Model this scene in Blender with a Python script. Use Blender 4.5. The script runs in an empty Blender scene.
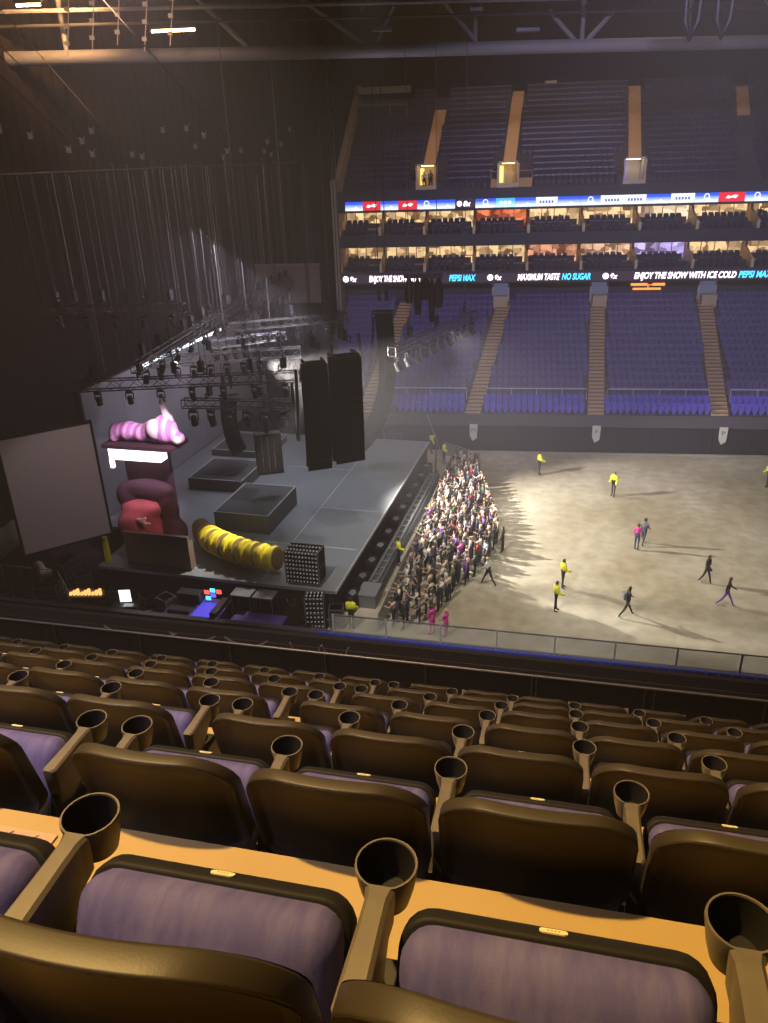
import bpy, bmesh, math, random
from mathutils import Vector, Matrix, Quaternion
random.seed(7)
S = bpy.context.scene
COL = S.collection
PI = math.pi

# ------------------------------------------------------------------ materials
def lin(h):
    h = h.lstrip('#')
    v = [int(h[i:i+2], 16)/255 for i in (0, 2, 4)]
    return tuple(c/12.92 if c <= .04045 else ((c+.055)/1.055)**2.4 for c in v)

def mat(name, col, rough=.6, metal=0., emit=None, es=1., noise=None, bump=None, spec=.5, alpha=1., trans=0.):
    m = bpy.data.materials.new(name); m.use_nodes = True
    nt = m.node_tree; b = nt.nodes['Principled BSDF']
    if isinstance(col, str): col = lin(col)
    b.inputs['Base Color'].default_value = (*col, 1)
    b.inputs['Roughness'].default_value = rough; b.inputs['Metallic'].default_value = metal
    b.inputs['Specular IOR Level'].default_value = spec
    if alpha < 1: b.inputs['Alpha'].default_value = alpha
    if trans: b.inputs['Transmission Weight'].default_value = trans
    if emit is not None:
        if isinstance(emit, str): emit = lin(emit)
        b.inputs['Emission Color'].default_value = (*emit, 1); b.inputs['Emission Strength'].default_value = es
    tc = None
    if noise or bump:
        tc = nt.nodes.new('ShaderNodeTexCoord')
    if noise:
        sc, amt, col2 = noise
        if isinstance(col2, str): col2 = lin(col2)
        n = nt.nodes.new('ShaderNodeTexNoise'); n.inputs['Scale'].default_value = sc; n.inputs['Detail'].default_value = 6
        nt.links.new(tc.outputs['Object'], n.inputs['Vector'])
        r = nt.nodes.new('ShaderNodeValToRGB'); r.color_ramp.elements[0].position = .5-amt/2; r.color_ramp.elements[1].position = .5+amt/2
        r.color_ramp.elements[0].color = (*col, 1); r.color_ramp.elements[1].color = (*col2, 1)
        nt.links.new(n.outputs['Fac'], r.inputs['Fac']); nt.links.new(r.outputs['Color'], b.inputs['Base Color'])
    if bump:
        sc, st = bump
        n = nt.nodes.new('ShaderNodeTexNoise'); n.inputs['Scale'].default_value = sc; n.inputs['Detail'].default_value = 3
        nt.links.new(tc.outputs['Object'], n.inputs['Vector'])
        bp = nt.nodes.new('ShaderNodeBump'); bp.inputs['Strength'].default_value = st; bp.inputs['Distance'].default_value = .01
        nt.links.new(n.outputs['Fac'], bp.inputs['Height']); nt.links.new(bp.outputs['Normal'], b.inputs['Normal'])
    return m

M = {}
M['plastic'] = mat('brown black moulded plastic', (.032, .025, .017), .48, noise=(9, .5, (.045, .035, .023)), bump=(300, .03))
M['arm'] = mat('worn grey brown arm plastic', (.105, .09, .072), .46, noise=(14, .5, (.16, .135, .105)), bump=(300, .04))
M['pan'] = mat('black seat pan', (.012, .011, .011), .65, spec=.25)
M['plate'] = mat('cream number plate', '#e8dfb0', .5)
M['dark'] = mat('black painted steel', (.012, .012, .014), .5)
M['grey'] = mat('grey steel', (.16, .16, .18), .4, .3)
M['alu'] = mat('aluminium truss', (.3, .3, .32), .35, .6)
M['trussdk'] = mat('dark truss', (.05, .045, .045), .5, .3)
M['tierfloor'] = mat('painted concrete terrace', (.37, .25, .085), .7, noise=(2.2, .6, (.45, .31, .115)), bump=(60, .1))
M['farfloor'] = mat('far terrace concrete', (.06, .055, .075), .8)
M['stair'] = mat('tan stair concrete', (.5, .355, .21), .8, noise=(3, .6, (.4, .28, .17)))
M['rail'] = mat('brushed rail', (.16, .15, .14), .4, .4)
M['drape'] = mat('black drape', (.016, .011, .010), .95, spec=.1)
M['navy'] = mat('navy drape panel', (.02, .021, .033), .9, spec=.2)
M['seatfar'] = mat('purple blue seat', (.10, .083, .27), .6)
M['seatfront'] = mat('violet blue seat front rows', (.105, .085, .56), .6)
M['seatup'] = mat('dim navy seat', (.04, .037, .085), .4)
M['seatsuite'] = mat('dark suite seat', (.035, .034, .07), .45)
M['skin'] = mat('skin', (.45, .26, .18), .6)
M['shoe'] = mat('white shoe', (.6, .6, .6), .6)
M['shoedk'] = mat('dark shoe', (.02, .02, .02), .6)
M['hivis'] = mat('yellow high visibility cloth', (.85, .85, .04), .7)
M['white'] = mat('white cloth', (.65, .62, .6), .8)
M['cream'] = mat('cream cloth', (.6, .5, .38), .8)
M['pinkc'] = mat('pale pink cloth', (.6, .36, .36), .8)
M['magenta'] = mat('magenta cloth', (.72, .05, .38), .7)
M['black'] = mat('black cloth', (.015, .015, .018), .8)
M['greyc'] = mat('grey cloth', (.16, .16, .18), .8)
M['denim'] = mat('blue denim', (.05, .07, .13), .8)
M['purplec'] = mat('purple cloth', (.22, .1, .42), .8)
M['red'] = mat('red cloth', (.4, .03, .05), .8)
M['green'] = mat('green cloth', (.05, .14, .07), .8)
M['hairdk'] = mat('dark hair', (.02, .013, .01), .5)
M['hairbr'] = mat('brown hair', (.09, .045, .02), .5)
M['hairbl'] = mat('blonde hair', (.5, .36, .17), .5)
M['deck'] = mat('grey stage deck', (.16, .175, .19), .55, noise=(.35, .5, (.22, .235, .25)))
M['riser'] = mat('charcoal riser', (.055, .06, .065), .6)
M['edge'] = mat('pale edge strip', (.5, .5, .5), .5)
M['led'] = mat('grey unlit led wall', (.22, .22, .25), .6, noise=(.3, .5, (.27, .27, .3)))
M['screen'] = mat('grey projection cloth', (.52, .44, .44), .9)
M['speaker'] = mat('black speaker grille', (.008, .008, .011), .8, spec=.12)
M['speakeredge'] = mat('black speaker seam', (.013, .013, .017), .8, spec=.15)
M['beam'] = mat('grey roof tube', (.22, .21, .23), .6)
M['ceil'] = mat('dark roof fabric', (.014, .013, .014), .95, spec=.05)
M['suitewall'] = mat('suite beige wall', (.5, .38, .22), .7)
M['suitedk'] = mat('suite dark fascia', (.03, .032, .06), .6)
M['post'] = mat('pale partition end', (.55, .5, .42), .6)
M['lens'] = mat('lit lamp lens', (.9, .9, .9), .3, emit=(1, 1, 1), es=45)
M['lensoff'] = mat('pale lamp lens', (.55, .58, .62), .15)
M['amber'] = mat('amber lamp tube', (1, .8, .4), .3, emit=(1, .62, .2), es=45)
M['pallet'] = mat('purple pallet cover', (.09, .05, .3), .6)

def em(name, col, s, base=(.02, .02, .02)):
    return mat(name, base, .5, emit=col, es=s)

def floor_mat():
    m = bpy.data.materials.new('scuffed arena concrete'); m.use_nodes = True
    nt = m.node_tree; b = nt.nodes['Principled BSDF']; b.inputs['Roughness'].default_value = .62
    tc = nt.nodes.new('ShaderNodeTexCoord')
    def noise(s, d): 
        n = nt.nodes.new('ShaderNodeTexNoise'); n.inputs['Scale'].default_value = s; n.inputs['Detail'].default_value = d
        nt.links.new(tc.outputs['Object'], n.inputs['Vector']); return n
    a, c = noise(.16, 5), noise(1.3, 8)
    r1 = nt.nodes.new('ShaderNodeValToRGB'); e = r1.color_ramp.elements
    e[0].position, e[1].position = .36, .64; e[0].color = (.36, .305, .21, 1); e[1].color = (.52, .475, .38, 1)
    nt.links.new(a.outputs['Fac'], r1.inputs['Fac'])
    r2 = nt.nodes.new('ShaderNodeValToRGB'); e = r2.color_ramp.elements
    e[0].position, e[1].position = .35, .68; e[0].color = (.72, .72, .7, 1); e[1].color = (1, 1, 1, 1)
    nt.links.new(c.outputs['Fac'], r2.inputs['Fac'])
    mx = nt.nodes.new('ShaderNodeMix'); mx.data_type = 'RGBA'; mx.blend_type = 'MULTIPLY'; mx.inputs['Factor'].default_value = 1
    nt.links.new(r1.outputs['Color'], mx.inputs[6]); nt.links.new(r2.outputs['Color'], mx.inputs[7])
    nt.links.new(mx.outputs[2], b.inputs['Base Color'])
    return m
M['floor'] = floor_mat()

def pad_mat():
    m = mat('worn purple seat cloth', (.15, .12, .31), .75, spec=.3)
    nt = m.node_tree; b = nt.nodes['Principled BSDF']
    tc = nt.nodes.new('ShaderNodeTexCoord'); mp = nt.nodes.new('ShaderNodeMapping'); mp.inputs['Scale'].default_value = (22, 4, 6)
    nt.links.new(tc.outputs['Object'], mp.inputs['Vector'])
    n = nt.nodes.new('ShaderNodeTexNoise'); n.inputs['Scale'].default_value = 1; n.inputs['Detail'].default_value = 8; n.inputs['Roughness'].default_value = .65
    nt.links.new(mp.outputs['Vector'], n.inputs['Vector'])
    r = nt.nodes.new('ShaderNodeValToRGB'); e = r.color_ramp.elements
    e[0].position, e[1].position = .45, .85; e[0].color = (.082, .075, .235, 1); e[1].color = (.18, .16, .33, 1)
    nt.links.new(n.outputs['Fac'], r.inputs['Fac']); nt.links.new(r.outputs['Color'], b.inputs['Base Color'])
    w = nt.nodes.new('ShaderNodeTexNoise'); w.inputs['Scale'].default_value = 350
    nt.links.new(tc.outputs['Object'], w.inputs['Vector'])
    bp = nt.nodes.new('ShaderNodeBump'); bp.inputs['Strength'].default_value = .14; bp.inputs['Distance'].default_value = .003
    nt.links.new(w.outputs['Fac'], bp.inputs['Height']); nt.links.new(bp.outputs['Normal'], b.inputs['Normal'])
    return m
M['pad'] = pad_mat()

# ------------------------------------------------------------------ mesh helpers
class MB:
    def __init__(s): s.v = []; s.f = []; s.mi = []
    def add(s, vs, fs, mi=0, T=None):
        o = len(s.v)
        for p in vs:
            p = Vector(p)
            s.v.append(tuple(T @ p) if T is not None else tuple(p))
        for f in fs: s.f.append(tuple(o+i for i in f)); s.mi.append(mi)
    def box(s, a, b, mi=0, T=None):
        (x0, y0, z0), (x1, y1, z1) = a, b
        s.add([(x0,y0,z0),(x1,y0,z0),(x1,y1,z0),(x0,y1,z0),(x0,y0,z1),(x1,y0,z1),(x1,y1,z1),(x0,y1,z1)],
              [(3,2,1,0),(4,5,6,7),(0,1,5,4),(1,2,6,5),(2,3,7,6),(3,0,4,7)], mi, T)
    def tube(s, pts, r, n=8, mi=0, cap=True):
        pts = [Vector(p) for p in pts]; rs = r if isinstance(r, (list, tuple)) else [r]*len(pts)
        o = len(s.v); up = None
        for i, p in enumerate(pts):
            d = (pts[min(i+1, len(pts)-1)] - pts[max(i-1, 0)]).normalized()
            if up is None: up = Vector((0, 0, 1)) if abs(d.z) < .9 else Vector((1, 0, 0))
            a = d.cross(up).normalized(); b = a.cross(d).normalized(); up = b
            for k in range(n):
                t = 2*PI*k/n; s.v.append(tuple(p + rs[i]*(math.cos(t)*a + math.sin(t)*b)))
        for i in range(len(pts)-1):
            for k in range(n):
                k2 = (k+1) % n
                s.f.append((o+i*n+k, o+(i+1)*n+k, o+(i+1)*n+k2, o+i*n+k2)); s.mi.append(mi)
        if cap:
            s.f.append(tuple(o+k for k in range(n))); s.mi.append(mi)
            e = o+(len(pts)-1)*n; s.f.append(tuple(e+n-1-k for k in range(n))); s.mi.append(mi)
    def prism(s, poly, x0, x1, mi=0, T=None, axis=0):
        n = len(poly); vs = []
        for x in (x0, x1):
            for (a, b) in poly:
                vs.append((x, a, b) if axis == 0 else ((a, x, b) if axis == 1 else (a, b, x)))
        fs = [tuple(range(n))[::-1], tuple(range(n, 2*n))] + [(i, (i+1) % n, n+(i+1) % n, n+i) for i in range(n)]
        s.add(vs, fs, mi, T)
    def lathe(s, prof, n=20, mi=0, T=None, closed=False):
        vs = []; fs = []
        for r, z in prof:
            for k in range(n):
                t = 2*PI*k/n; vs.append((r*math.cos(t), r*math.sin(t), z))
        m = len(prof)
        for i in range(m if closed else m-1):
            j = (i+1) % m
            for k in range(n): fs.append((i*n+k, i*n+(k+1) % n, j*n+(k+1) % n, j*n+k))
        s.add(vs, fs, mi, T)
    def ball(s, c, r, nu=14, nv=9, mi=0, T=None):
        r = r if isinstance(r, (list, tuple)) else (r, r, r)
        vs = [(c[0], c[1], c[2]+r[2])]; fs = []
        for i in range(1, nv):
            for k in range(nu):
                p = PI*i/nv; t = 2*PI*k/nu
                vs.append((c[0]+r[0]*math.sin(p)*math.cos(t), c[1]+r[1]*math.sin(p)*math.sin(t), c[2]+r[2]*math.cos(p)))
        vs.append((c[0], c[1], c[2]-r[2]))
        for k in range(nu): fs.append((0, 1+k, 1+(k+1) % nu))
        for i in range(nv-2):
            for k in range(nu):
                a = 1+i*nu+k; b = 1+i*nu+(k+1) % nu; fs.append((a, a+nu, b+nu, b))
        L = len(vs)-1; o = 1+(nv-2)*nu
        for k in range(nu): fs.append((L, o+(k+1) % nu, o+k))
        s.add(vs, fs, mi, T)
    def mesh(s, name, mats, smooth=False, bevel=0, seg=2, fix=True):
        me = bpy.data.meshes.new(name); me.from_pydata(s.v, [], s.f)
        for m in (mats if isinstance(mats, (list, tuple)) else [mats]): me.materials.append(m)
        me.polygons.foreach_set('material_index', s.mi)
        if fix or bevel:
            bm = bmesh.new(); bm.from_mesh(me)
            if bevel:
                ed = [e for e in bm.edges if len(e.link_faces) == 2 and e.calc_face_angle(0) > .6]
                bmesh.ops.bevel(bm, geom=ed, offset=bevel, segments=seg, profile=.5, affect='EDGES')
            bmesh.ops.recalc_face_normals(bm, faces=bm.faces); bm.to_mesh(me); bm.free()
        if smooth:
            me.polygons.foreach_set('use_smooth', [True]*len(me.polygons))
            try: me.set_sharp_from_angle(angle=.7)
            except Exception: pass
        me.update(); return me
    def build(s, name, mats, parent=None, **k):
        return link(name, s.mesh(name, mats, **k), parent)

def link(name, me, parent=None, loc=None, rz=None):
    o = bpy.data.objects.new(name, me); COL.objects.link(o)
    if parent is not None: o.parent = parent
    if loc is not None: o.location = loc
    if rz is not None: o.rotation_euler = (0, 0, rz)
    return o
def tag(o, label, cat, group=None, kind=None):
    o['label'] = label
    if cat: o['category'] = cat
    if group: o['group'] = group
    if kind: o['kind'] = kind
    return o
def thing(name, label, cat, loc=(0, 0, 0), rz=0, group=None):
    o = bpy.data.objects.new(name, None); COL.objects.link(o); o.empty_display_size = .1
    o.location = loc; o.rotation_euler = (0, 0, rz); return tag(o, label, cat, group)
def struct(o, label=None):
    o['kind'] = 'structure'
    if label: o['label'] = label
    return o
ORD = ['first','second','third','fourth','fifth','sixth','seventh','eighth','ninth','tenth','eleventh','twelfth','thirteenth','fourteenth','fifteenth','sixteenth',
       'seventeenth','eighteenth','nineteenth','twentieth','twenty-first','twenty-second','twenty-third','twenty-fourth','twenty-fifth','twenty-sixth','twenty-seventh','twenty-eighth','twenty-ninth','thirtieth']

def to_mesh(o):
    dg = bpy.context.evaluated_depsgraph_get(); dg.update(); me = bpy.data.meshes.new_from_object(o.evaluated_get(dg)); n = link(o.name, me, o.parent); n.matrix_local = o.matrix_local.copy(); nm = o.name
    bpy.data.objects.remove(o); n.name = nm; return n
# ------------------------------------------------------------------ camera (eye 22 m above the arena floor)
EYE = Vector((0, 0, 22))
p_, r_, w_ = .4285, -.0346, .1504
fwd = Vector((-math.sin(w_)*math.cos(p_), math.cos(w_)*math.cos(p_), -math.sin(p_)))
rt = Vector((math.cos(w_), math.sin(w_), 0)); up = rt.cross(fwd)
R2 = math.cos(r_)*rt + math.sin(r_)*up; U2 = -math.sin(r_)*rt + math.cos(r_)*up
cam = bpy.data.cameras.new('camera'); co = bpy.data.objects.new('camera', cam); COL.objects.link(co)
mm = Matrix((R2, U2, -fwd)).transposed().to_4x4(); mm.translation = EYE; co.matrix_world = mm
cam.sensor_width = 36; cam.lens = 778.05/1023*36; cam.clip_start = .05; cam.clip_end = 400
S.camera = co

# frames
def ST(s, t, z=0.):                       # stage frame: s towards the near stand, t upstage
    return Vector((-4.96-.122*s-.9925*t, 56.52-.9925*s+.122*t, z))
STROT = math.atan2(-.122, .9925)          # direction of -e1 measured ... local +y = away from near stand
W2 = -.088
TU = Vector((math.cos(W2), math.sin(W2), 0)); TV = Vector((-math.sin(W2), math.cos(W2), 0))
X0, Y0, Z0, TR, RI, GAP = -1.2764, .8411, 21.0066, .8826, .6183, .1608
def TP(u, v, z): q = TU*u + TV*v; return Vector((q.x, q.y, z))

# ------------------------------------------------------------------ near stand: terrace, seats, barrier
mb = MB()
for k in range(-1, 7):
    v0 = Y0+k*TR-.46; v1 = v0+TR+.055; zf = Z0-k*RI-.6
    if k == 6: v1 = 6.95
    if k == -1: v0 -= .6
    vs = [TP(-13.5, v0, zf-.25-RI), TP(9.5, v0, zf-.25-RI), TP(9.5, v1, zf-.25-RI), TP(-13.5, v1, zf-.25-RI), TP(-13.5, v0, zf), TP(9.5, v0, zf), TP(9.5, v1, zf), TP(-13.5, v1, zf)]
    mb.add(vs, [(3,2,1,0),(4,5,6,7),(0,1,5,4),(1,2,6,5),(2,3,7,6),(3,0,4,7)])
struct(mb.build('floor_seating_terrace', M['tierfloor']), 'stepped concrete terrace under the nearest purple seats')

def back_mesh():
    hw, rc, rb, z0 = .2355, .125, .10, .435
    xs = [hw*math.sin(PI/2*(-1+2*i/30)) for i in range(31)]
    def zt(x):
        a = abs(x)-(hw-rc); base = .842+.012*(1-(x/hw)**2)
        return base if a <= 0 else base-rc*(1-math.sqrt(max(0, 1-(a/rc)**2)))
    def zb(x):
        a = abs(x)-(hw-rb); base = z0-.03*(1-(x/hw)**2); return base if a <= 0 else base+rb*(1-math.sqrt(max(0, 1-(a/rb)**2)))
    N = 16; vs = []; fs = []
    fr = [.5+.5*math.sin(PI/2*(-1+2*j/N)) for j in range(N+1)]
    def yy(x, z, layer, f):
        t = (z-.47)/.37
        y = -.275-.085*t-.04*max(0, t-.75)+.035*(x/hw)**2
        edge = max(abs(x)/hw, abs(f*2-1)); rim = max(0, min(1, (edge-.88)/.06))
        return y+.014 if layer else y-.012-.013*rim
    for layer in (0, 1):
        for x in xs:
            for f in fr:
                z = zb(x)+(zt(x)-zb(x))*f; vs.append((x, yy(x, z, layer, f), z))
    W = N+1; L = 31*W
    for i in range(30):
        for j in range(N):
            a, b, c, d = i*W+j, (i+1)*W+j, (i+1)*W+j+1, i*W+j+1
            fs.append((a, b, c, d)); fs.append((L+d, L+c, L+b, L+a))
    per = [(i, 0) for i in range(31)] + [(30, j) for j in range(1, W)] + [(i, N) for i in range(29, -1, -1)] + [(0, j) for j in range(N-1, 0, -1)]
    for q in range(len(per)):
        a = per[q][0]*W+per[q][1]; b = per[(q+1) % len(per)][0]*W+per[(q+1) % len(per)][1]
        fs.append((b, a, L+a, L+b))
    m = MB(); m.add(vs, fs)
    me = m.mesh('backrest', M['plastic'], smooth=False, bevel=.0055, seg=3)
    me.polygons.foreach_set('use_smooth', [True]*len(me.polygons)); return me

def rounded_slab(w, l, t, r, mats, name, puff=0.):
    # slab in local x (width), y (length), z (thickness) with rounded outline and soft top
    pts = []
    for cx, cy, a0 in ((w/2-r, l-r, 0), (-w/2+r, l-r, PI/2), (-w/2+r, r, PI), (w/2-r, r, 1.5*PI)):
        for q in range(6):
            a = a0+PI/2*q/5; pts.append((cx+r*math.cos(a), cy+r*math.sin(a)))
    n = len(pts); vs = []; fs = []
    cxm, cym = 0, l/2
    if puff:
        rings = [(1, 0), (1.01, t*.5), (1.0, t*.8), (.975, t), (.9, t+puff*.45), (.75, t+puff*.75), (.5, t+puff*.93), (.2, t+puff)]
    else:
        rings = [(1, 0), (1, t)]
    for sc, z in rings:
        for (x, y) in pts: vs.append((cxm+(x-cxm)*sc, cym+(y-cym)*sc, z))
    for i in range(len(rings)-1):
        for k in range(n): fs.append((i*n+k, i*n+(k+1) % n, (i+1)*n+(k+1) % n, (i+1)*n+k))
    fs.append(tuple(range(n))[::-1]); fs.append(tuple((len(rings)-1)*n+k for k in range(n)))
    m = MB(); m.add(vs, fs)
    me = m.mesh(name, mats, bevel=0 if puff else .006, seg=2)
    me.polygons.foreach_set('use_smooth', [True]*len(me.polygons))
    try: me.set_sharp_from_angle(angle=.9)
    except Exception: pass
    return me

# folded pan: hinge at (y -.235, z .30), lip at (y -.055, z .585); its upper (cushion) side faces back and up
HY, HZ = -.225, .250
ANG = math.atan2(.30, .165)
PANM = Matrix.Translation((0, HY, HZ)) @ Matrix.Rotation(ANG, 4, 'X')
def place_mesh(me, T):
    me.transform(T); me.update(); return me
ME = {}
ME['backrest'] = back_mesh()
ME['seat_pan'] = place_mesh(rounded_slab(.432, .366, .040, .05, M['pan'], 'seat_pan'), PANM @ Matrix.Translation((0, 0, -.026)))
ME['seat_pad'] = place_mesh(rounded_slab(.412, .36, .045, .045, M['pad'], 'seat_pad', puff=.038), PANM @ Matrix.Translation((0, -.003, .0135)))
def plate_mesh():
    m = MB(); pts = []
    for c, a0 in ((.0135, -PI/2), (-.0135, PI/2)):
        for q in range(9): a = a0+PI*q/8; pts.append((c+.0065*math.cos(a), .0065*math.sin(a)))
    m.prism(pts, 0, .002, axis=2)
    for i in range(4): m.box((-.009+i*.005, -.002, .002), (-.006+i*.005, .002, .0024), 1)
    return m.mesh('number_plate', [M['plate'], M['stair']])
PL = plate_mesh()
# plate sits on the lip (the pan's front edge, local +y end of the slab)
ME['number_plate'] = place_mesh(PL, PANM @ Matrix.Translation((0, .3665, -.006)) @ Matrix.Rotation(-PI/2, 4, 'X'))
def arm_mesh():
    m = MB()   # tapering box from the back end to the cup, with a deeper web beneath
    st = [(-.238, .014, .06), (-.225, .0215, .13), (-.18, .0205, .15), (-.10, .0185, .12), (-.06, .0185, .085), (-.041, .023, .074)]
    vs = []
    for y, hw, d in st:
        vs += [(-hw, y, .6-.006), (-hw+.006, y, .6), (hw-.006, y, .6), (hw, y, .6-.006), (hw*.8, y, .6-d), (-hw*.8, y, .6-d)]
    fs = []; n = 6
    for i in range(len(st)-1):
        for k in range(n): fs.append((i*n+k, i*n+(k+1) % n, (i+1)*n+(k+1) % n, (i+1)*n+k))
    fs.append(tuple(range(n))[::-1]); fs.append(tuple((len(st)-1)*n+k for k in range(n)))
    m.add(vs, fs); me = m.mesh('armrest', M['arm']); me.polygons.foreach_set('use_smooth', [False]*len(me.polygons)); return me
def cup_mesh():
    m = MB(); ro, ri = .0485, .0435
    T = Matrix.Translation((0, 0, .6))
    m.lathe([(.004, -.074), (ro*.70, -.074), (ro*.86, -.045), (ro, -.005), (ro-.001, 0), (ri+.001, 0), (ri, -.003)], 30, 0, T)
    m.lathe([(ri, -.003), (ri*.82, -.052), (ri*.72, -.062), (.004, -.063)], 30, 1, T)
    return m.mesh('cup_holder', [M['arm'], M['pan']], smooth=True, fix=False)
def standard_mesh():
    m = MB(); m.prism([(-.36, .0), (-.20, .0), (-.18, .30), (-.09, .53), (-.22, .54), (-.30, .3)], -.0143, .0143)
    m.box((-.03, -.40, 0), (.03, -.16, .012)); m.box((-.0305, -.225, .012), (.0305, -.03, .43)); return m.mesh('standard', M['dark'], bevel=.003)  # lower box added to keep lit floor out of the shaded gap
b_ = MB(); b_.box((-.2485, -.315, .12), (.2485, -.24, .40)); ME['support_beam'] = b_.mesh('support_beam', M['dark'], bevel=.006)  # seat crossbar, added so the gap under the backs reads as shade
ME['armrest'] = arm_mesh(); ME['cup_holder'] = cup_mesh(); ME['standard'] = standard_mesh()

ROWN = ['nearest row', 'second row', 'third row', 'fourth row', 'fifth row', 'sixth row', 'row at the barrier']
ROWDX = [.062, .030, -.045, -.02, 0, .03, .03]
K0V = -.022
def seat(k, n, sec):
    xc = X0+(n+.5)*.5-(GAP if sec else 0)+ROWDX[k]
    v = Y0+k*TR+(K0V if k == 0 else 0)
    side = 'left' if sec else 'right'; idx = (-n-1) if sec else n
    lab = f"purple tip-up seat, {ROWN[k]}, {ORD[idx]} {side} of the block gap"
    t = thing('folding_seat', lab, 'seat', TP(xc, v, Z0-k*RI-.6+(.025 if k == 0 else 0)), W2, 'tip-up seats in our stand')
    link('backrest', ME['backrest'], t)
    link('support_beam', ME['support_beam'], t)
    pan = link('seat_pan', ME['seat_pan'], t)
    pd = link('seat_pad', ME['seat_pad'], pan); pd['label'] = 'worn purple cloth pad'
    if k < 5: link('number_plate', ME['number_plate'], pan)['label'] = 'cream oval seat number'
    sides = [.25] if not sec else [-.25]
    if (not sec and n == 0) or (sec and n == -1): sides = [-.25, .25]
    for sx in sides:
        a = link('armrest', ME['armrest'], t, (sx, 0, 0))
        if k < 6: link('cup_holder', ME['cup_holder'], a)
        link('standard', ME['standard'], t, (sx, 0, 0))
RANGE_R = [4, 6, 7, 8, 8, 9, 9]
RANGE_L = [0, 2, 4, 5, 7, 8, 9]
for k in range(7):
    for n in range(RANGE_R[k]+1): seat(k, n, 0)
    for q in range(RANGE_L[k]): seat(k, -1-q, 1)
# checker plate strips in the narrow gap between the two blocks
for k in range(0, 4):
    m = MB(); w = .3; u0 = X0-GAP/2+ROWDX[k]-.22
    m.box((0, 0, 0), (w, .40, .006))
    for i in range(8):
        for j in range(10):
            a = PI/4 if (i+j) % 2 else -PI/4
            T = Matrix.Translation((.02+i*.037, .02+j*.04, .006)) @ Matrix.Rotation(a, 4, 'Z')
            m.box((-.013, -.0035, -.001), (.013, .0035, .003), 0, T)
    o = m.build('checker_plate', M['stair']); o.location = TP(u0, Y0+k*TR+.02, Z0-k*RI-.6); o.rotation_euler = (0, 0, W2)
    tag(o, f'raised-pattern metal tread plate in the gap between blocks, {ROWN[k]}', 'tread plate', 'tread plates in the block gap')

def quadbox(m, f, a0, a1, b0, b1, z0, z1, mi=0):
    vs = [f(a0, b0, z0), f(a1, b0, z0), f(a1, b1, z0), f(a0, b1, z0), f(a0, b0, z1), f(a1, b0, z1), f(a1, b1, z1), f(a0, b1, z1)]
    m.add(vs, [(3,2,1,0),(4,5,6,7),(0,1,5,4),(1,2,6,5),(2,3,7,6),(3,0,4,7)], mi)
M['ledge'] = mat('dark brown metal lip', (.05, .04, .033), .4, .3)
M['infill'] = mat('black infill panel', (.006, .005, .005), .8, spec=.1)
# barrier in front of the first row
BL, BR = -12.5, 9.
m = MB(); zf6 = Z0-6*RI-.6
def TB(u, v, z, w3=-.048): q = Vector((math.cos(w3), math.sin(w3)))*u+Vector((-math.sin(w3), math.cos(w3)))*v; return Vector((q.x, q.y, z))
t = thing('barrier_rail', 'brushed handrail on the dark barrier before the front row', 'handrail', TP(0, 6.5, 17.25), W2)
m.tube([(BL, 0, 0), (BR, 0, 0)], .013, 10); m.build('handrail', M['rail'], t, smooth=True)
for i in range(20):
    x = BL+.5+i*1.08
    b = MB(); b.box((x-.009, -.009, -.55), (x+.009, .009, -.008)); b.build('post', M['dark'], t)
m = MB(); nP = 19
for i in range(nP):
    x = BL+i*1.13
    m.box((x, .03, zf6-17.25), (x+1.115, .06, -.03))
o = m.build('barrier_panel', M['infill'], t); o['label'] = 'black infill panels'
# ledge beyond the handrail with stepped lips
m = MB()
def ledge(y0, y1, z0, z1, mi=0): quadbox(m, TP, BL-2, BR+2, y0, y1, z0, z1, mi)
ledge(6.72, 7.40, 15.6, 16.70); ledge(6.84, 6.87, 16.70, 16.76, 1); ledge(7.02, 7.05, 16.70, 16.78, 1); ledge(7.20, 7.22, 16.70, 16.80, 1); ledge(7.36, 7.42, 16.60, 16.83, 1)
struct(m.build('trim_stand_front', [M['infill'], M['ledge']]), 'dark stepped ledge along the front of our stand')
# cables slung along the ledge
for i, (u, w, d) in enumerate([(-4.9, .9, .12), (-4.1, .55, .09), (-3.45, .5, .10), (-2.7, .35, .26), (-2.35, .3, .22)]):
    m = MB(); pts = [TP(u+w*q/12, 6.55+.02*i, 17.26-d*(1-(q/6-1)**2)) for q in range(13)]
    m.tube(pts, .012, 6); o = m.build('slung_cable', M['rail'], smooth=True)
    tag(o, f'loose cable loop hanging off the handrail, {ORD[i]} from the left', 'cable', 'cable loops on the barrier')
# lower stand under us: fence at the arena floor and a row of blue seats
FA, FB = Vector((-7.4, 31.2, 0)), Vector((12.0, 29.45, 0))
FD = (FB-FA).normalized(); FN = Vector((-FD.y, FD.x, 0)); FRZ = math.atan2(FD.y, FD.x)
def FL(a, b, z): q = FA+FD*a+FN*b; q.z = z; return q
m2 = MB(); quadbox(m2, FL, -22, 32, -.1, .25, 0, 1.0); quadbox(m2, FL, -22, 32, -4.2, -.1, .0, .62)
struct(m2.build('floor_lower_stand', M['farfloor']), 'dark lower terrace below our stand')
M['glass'] = mat('fence glass', (.7, .7, .62), .2, alpha=.3)
for i in range(9):
    a = i*2.62
    t = thing('glass_fence', f'low glass fence panel at the floor edge, {ORD[i]} from the stage end', 'fence', FL(a, 0, 1.0), FRZ, 'glass fence panels along the floor edge')
    q = MB(); q.box((.07, -.01, .10), (2.55, .01, 1.03)); q.build('glass_pane', M['glass'], t)
    q = MB(); q.box((-.05, -.03, 0), (.05, .03, 1.08)); q.build('post', M['edge'], t)
    q = MB(); q.box((.0, -.025, 1.04), (2.62, .025, 1.09)); q.build('top_rail', M['alu'], t)

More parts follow.
